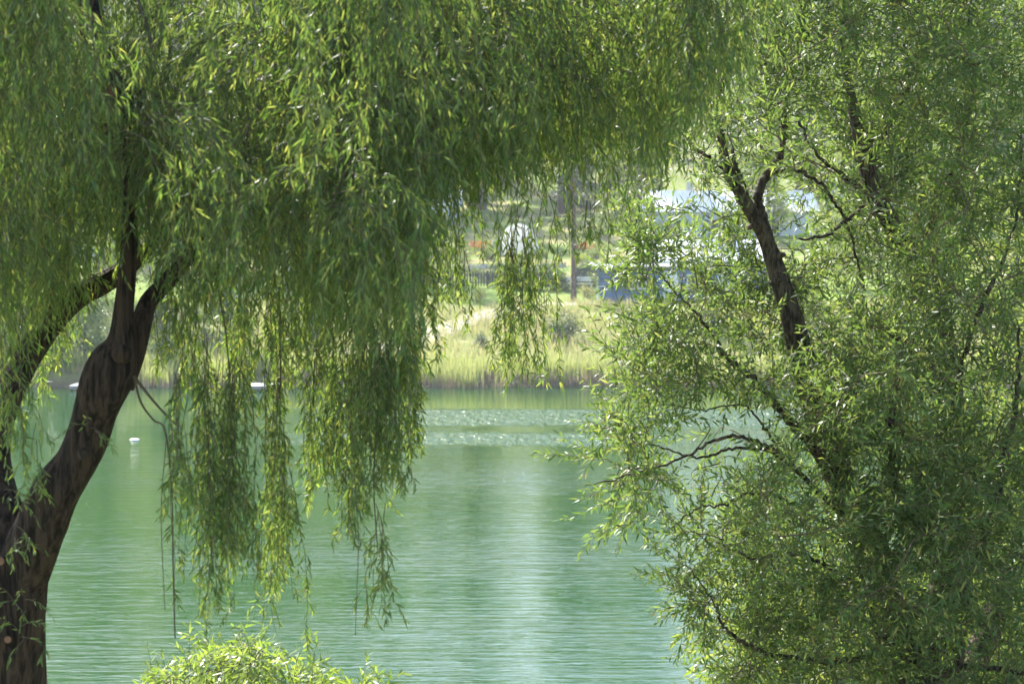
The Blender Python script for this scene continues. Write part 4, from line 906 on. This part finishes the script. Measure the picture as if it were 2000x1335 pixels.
    for px, py, Y, s in ((1536, 500, 12.82, 5), (1530, 548, 12.82, 5), (1484, 440, 12.82, 4)):      # knots on the forked trunk
        c = at(px - 12, py, Y); t = MB(); t.tube([c + (-.02, .08, -.01), c + (0, .03, 0), c + (.02, .0, .01), c + (.03, -.012, .01)], np.array([1.6, 1.4, 1.1, .4]) * s / F * Y, 10, 0, rough=.08, seed=int(px)); rel(t, WR).build('knot', M['bark2'], WR, True)
    nodes = np.vstack(nodes)
    # tips
    n0 = 15000; px = g.uniform(1090, 2130, n0); py = g.uniform(-220, 1450, n0); k = g.random(n0) < dens(px, py)**1.25 * np.clip(.52 + .95 * (np.sin(px * .031 + 2 * np.sin(py * .013)) * np.sin(py * .027 + 1.5 * np.sin(px * .017))), .12, 1);   # leaf masses with gaps between
    px, py = px[k][:2450], py[k][:2450]; n = len(px)
    edge = np.clip((px - np.interp(py, LYp, LXp)) / 350, 0, 1)
    Y = 12.35 + .8 * edge + g.normal(size=n) * (.35 + .6 * edge); Y = np.clip(Y, 11.3, 15)
    for x0, x1, y0, y1, yb in ((1395, 1600, 230 + 60 * g.random(n), 660, 13.3), (1570, 1800, 90 + 200 * g.random(n), 530, 14.0)):          # the forked trunk stands in front of its leaves here
        k = (px > x0) & (px < x1) & (py > y0) & (py < y1) & (g.random(n) < .8); Y[k] = np.maximum(Y[k], yb + .4 * g.random(k.sum()))
    k = (px > 1540) & (px < 1850) & (py > 740) & (py < 1280) & (g.random(n) < .25); Y[k] = 12.0 + .5 * g.random(k.sum())      # the lower trunk is wrapped in leaves
    tips = at(px, py, Y); tw = grow(nodes, tips, g)
    Lg = np.linalg.norm(tw[:, -1] - tw[:, 0], axis=1)
    mb = MB(); mb.tubes(tw, (np.linspace(1, .35, 6)[None] * np.clip(.0028 + .006 * Lg, .003, .0075)[:, None]), 4, 0); rel(mb, WR).build('twigs', M['twig2'], WR)
    # shoots along the twigs
    d_end = norm(tw[:, -1] - tw[:, -3]); P, D = [tw[:, -1]], [d_end + g.normal(size=(n, 3)) * .25]
    for fidx, pr in ((4, .9), (3, .7), (2, .45), (4, .6), (5, .5)):
        k = g.random(n) < pr; dd = norm(tw[k, fidx] - tw[k, fidx - 1]); P.append(tw[k, fidx] + g.normal(size=(k.sum(), 3)) * .012); D.append(dd * .7 + g.normal(size=(k.sum(), 3)) * .65 + np.array([0, -.1, .12]))
    P = np.vstack(P); D = np.vstack(D)
    a, b = proj(P); keep = np.ones(len(P), bool)
    for ex, ey, rx, ry, pr in ((1440, 870, 95, 70, .8), (1390, 955, 70, 45, .6), (1480, 800, 60, 35, .6), (1325, 375, 75, 30, .7), (1635, 455, 70, 50, .6), (1560, 400, 40, 40, .5), (1400, 510, 80, 18, .5), (1820, 1150, 60, 60, .5), (1950, 520, 60, 90, .4), (1420, 620, 50, 40, .4)):
        keep &= ~(((a - ex) / rx)**2 + ((b - ey) / ry)**2 < 1) | (g.random(len(P)) > pr)      # bare gaps in the crown
    P, D, a, b = P[keep], D[keep], a[keep], b[keep]
    near_l = (a < 1420) & (b > 760); D[near_l] += np.array([-.25, 0, -.45]); top_ = b < 420; D[top_] += np.array([0, 0, .25])
    # several crown parts by region so that the leaf masses stay manageable
    for lo, hi in ((-9999, 1450), (1450, 1700), (1700, 99999)):
        s = (a >= lo) & (a < hi); mb = MB(); NL += sprays(mb, P[s], D[s], g); rel(mb, WR).build('crown', [M['willow'], M['twig2']], WR)
    # unseen coarser crown above and behind the picture, added for its shade
    mb = MB(); nn = 250; u = norm(g.normal(size=(nn, 3))) * (g.random(nn)**.4)[:, None]; C = np.array([3.6, 14.2, 10.6]) + u * np.array([3.0, 2.6, 3.0]); C = C[proj(C)[1] < -170]
    NL += sprays(mb, C, g.normal(size=(len(C), 3)) + (C - np.array([3.6, 14.2, 9])) * .4, g, 12, .05, (.13, .19), (.024, .034)); rel(mb, WR).build('crown', [M['willow'], M['twig2']], WR)
build_wr()

# ------------------------------------------------------------------ sunlit shrub at the bottom, and bank bushes behind the right willow
def near_shrub(name, label, base, tips_px, Yr, n, g, mt, leaf, wd, up=.35, n_leaf=14, step=.024, simple=False, group=None):
    global NL
    root = thing(name, label, 'shrub', tuple(base), 0, group); o = np.array(base)
    px, py = tips_px; Y = g.uniform(*Yr, len(px)); tips = at(px, py, Y)
    st = MB(); nodes = []
    for k in range(9):
        e = tips[g.integers(len(tips))]; q = smooth([o + g.normal(size=3) * np.array([.08, .08, 0]), o * .55 + e * .45 + (0, 0, .1) + g.normal(size=3) * .08, e * .9 + o * .1], 6); st.tube(q, np.linspace(.018, .004, len(q)), 6); nodes.append(q[2:])
    rel(st, root).build('stem', M['twig'], root, True)
    tw = grow(np.vstack(nodes), tips, g); mb = MB(); mb.tubes(tw, np.linspace(.004, .0015, 6)[None] * np.ones((len(tw), 1)), 4, 1)
    d = norm(tw[:, -1] - tw[:, -3]); P = [tw[:, -1], tw[:, 4], tw[:, 3]]; D = [d + g.normal(size=d.shape) * .3 + np.array([0, 0, up]), d * .5 + g.normal(size=d.shape) * .7 + np.array([0, 0, up]), d * .5 + g.normal(size=d.shape) * .7 + np.array([0, 0, up])]
    NL += sprays(mb, np.vstack(P), np.vstack(D), g, n_leaf, step, leaf, wd, lift=-.25, simple=simple); rel(mb, root).build('foliage', [M[mt], M['twig']], root)
    return root
gs = np.random.default_rng(55)
SX = [240, 270, 320, 380, 440, 490, 530, 600, 650, 690, 740, 770, 830]
SYt = [1230, 1225, 1250, 1275, 1245, 1225, 1275, 1305, 1325, 1300, 1300, 1315, 1360]
px = gs.uniform(300, 830, 900); py = gs.uniform(1200, 1480, 900); k = py > np.interp(px, SX, SYt) + 14 * np.abs(gs.normal(size=900)) + np.where((px < 380) | (px > 640), 45, 0) * (gs.random(900) < .85); px, py = px[k][:300], py[k][:300]
near_shrub('willow_shrub', 'sunlit yellow green shrub at the bottom edge below the hanging strands', (X(470, 11.6), 11.6, float(gz(X(470, 11.6), 11.6)) - .05), (px, py), (11.1, 12.3), 400, gs, 'shrubleaf', (.055, .095), (.012, .018), .2, 13, .019)
for (bx, Y, x0, x1, y0, n, label) in ((1620, 18.5, 1440, 1800, 1090, 170, 'sunlit bush on the near bank behind the lower left of the right willow'),
                                      (1930, 19, 1780, 2120, 1000, 170, 'sunlit bush on the near bank behind the lower right of the right willow'),
                                      (2010, 21, 1900, 2160, 330, 260, 'tall sunlit bush glowing yellow behind the right willow at the right edge')):
    px = gs.uniform(x0, x1, n); py = y0 + (1450 - y0) * gs.random(n)**.8
    near_shrub('bank_bush', label, (X(bx, Y), Y, float(gz(X(bx, Y), Y)) - .05), (px, py), (Y - .9, Y + .9), n, gs, 'bglit', (.13, .2), (.03, .045), .3, 12, .05, True, 'sunlit bushes on the near bank')
print('LEAVES', NL)

def build_haze():
    mb = MB(); mb.box(-720, -85, -6, 720, 1510, 260)
    m = bpy.data.materials.new('pale_haze'); m.use_nodes = True; t = m.node_tree; t.nodes.remove(t.nodes['Principled BSDF'])
    v = t.nodes.new('ShaderNodeVolumePrincipled'); v.inputs['Color'].default_value = (.86, .92, 1, 1); v.inputs['Density'].default_value = .00035; v.inputs['Anisotropy'].default_value = .3
    t.links.new(v.outputs[0], t.nodes['Material Output'].inputs['Volume'])
    tag(mb.build('haze', m), kind='stuff')
build_haze()
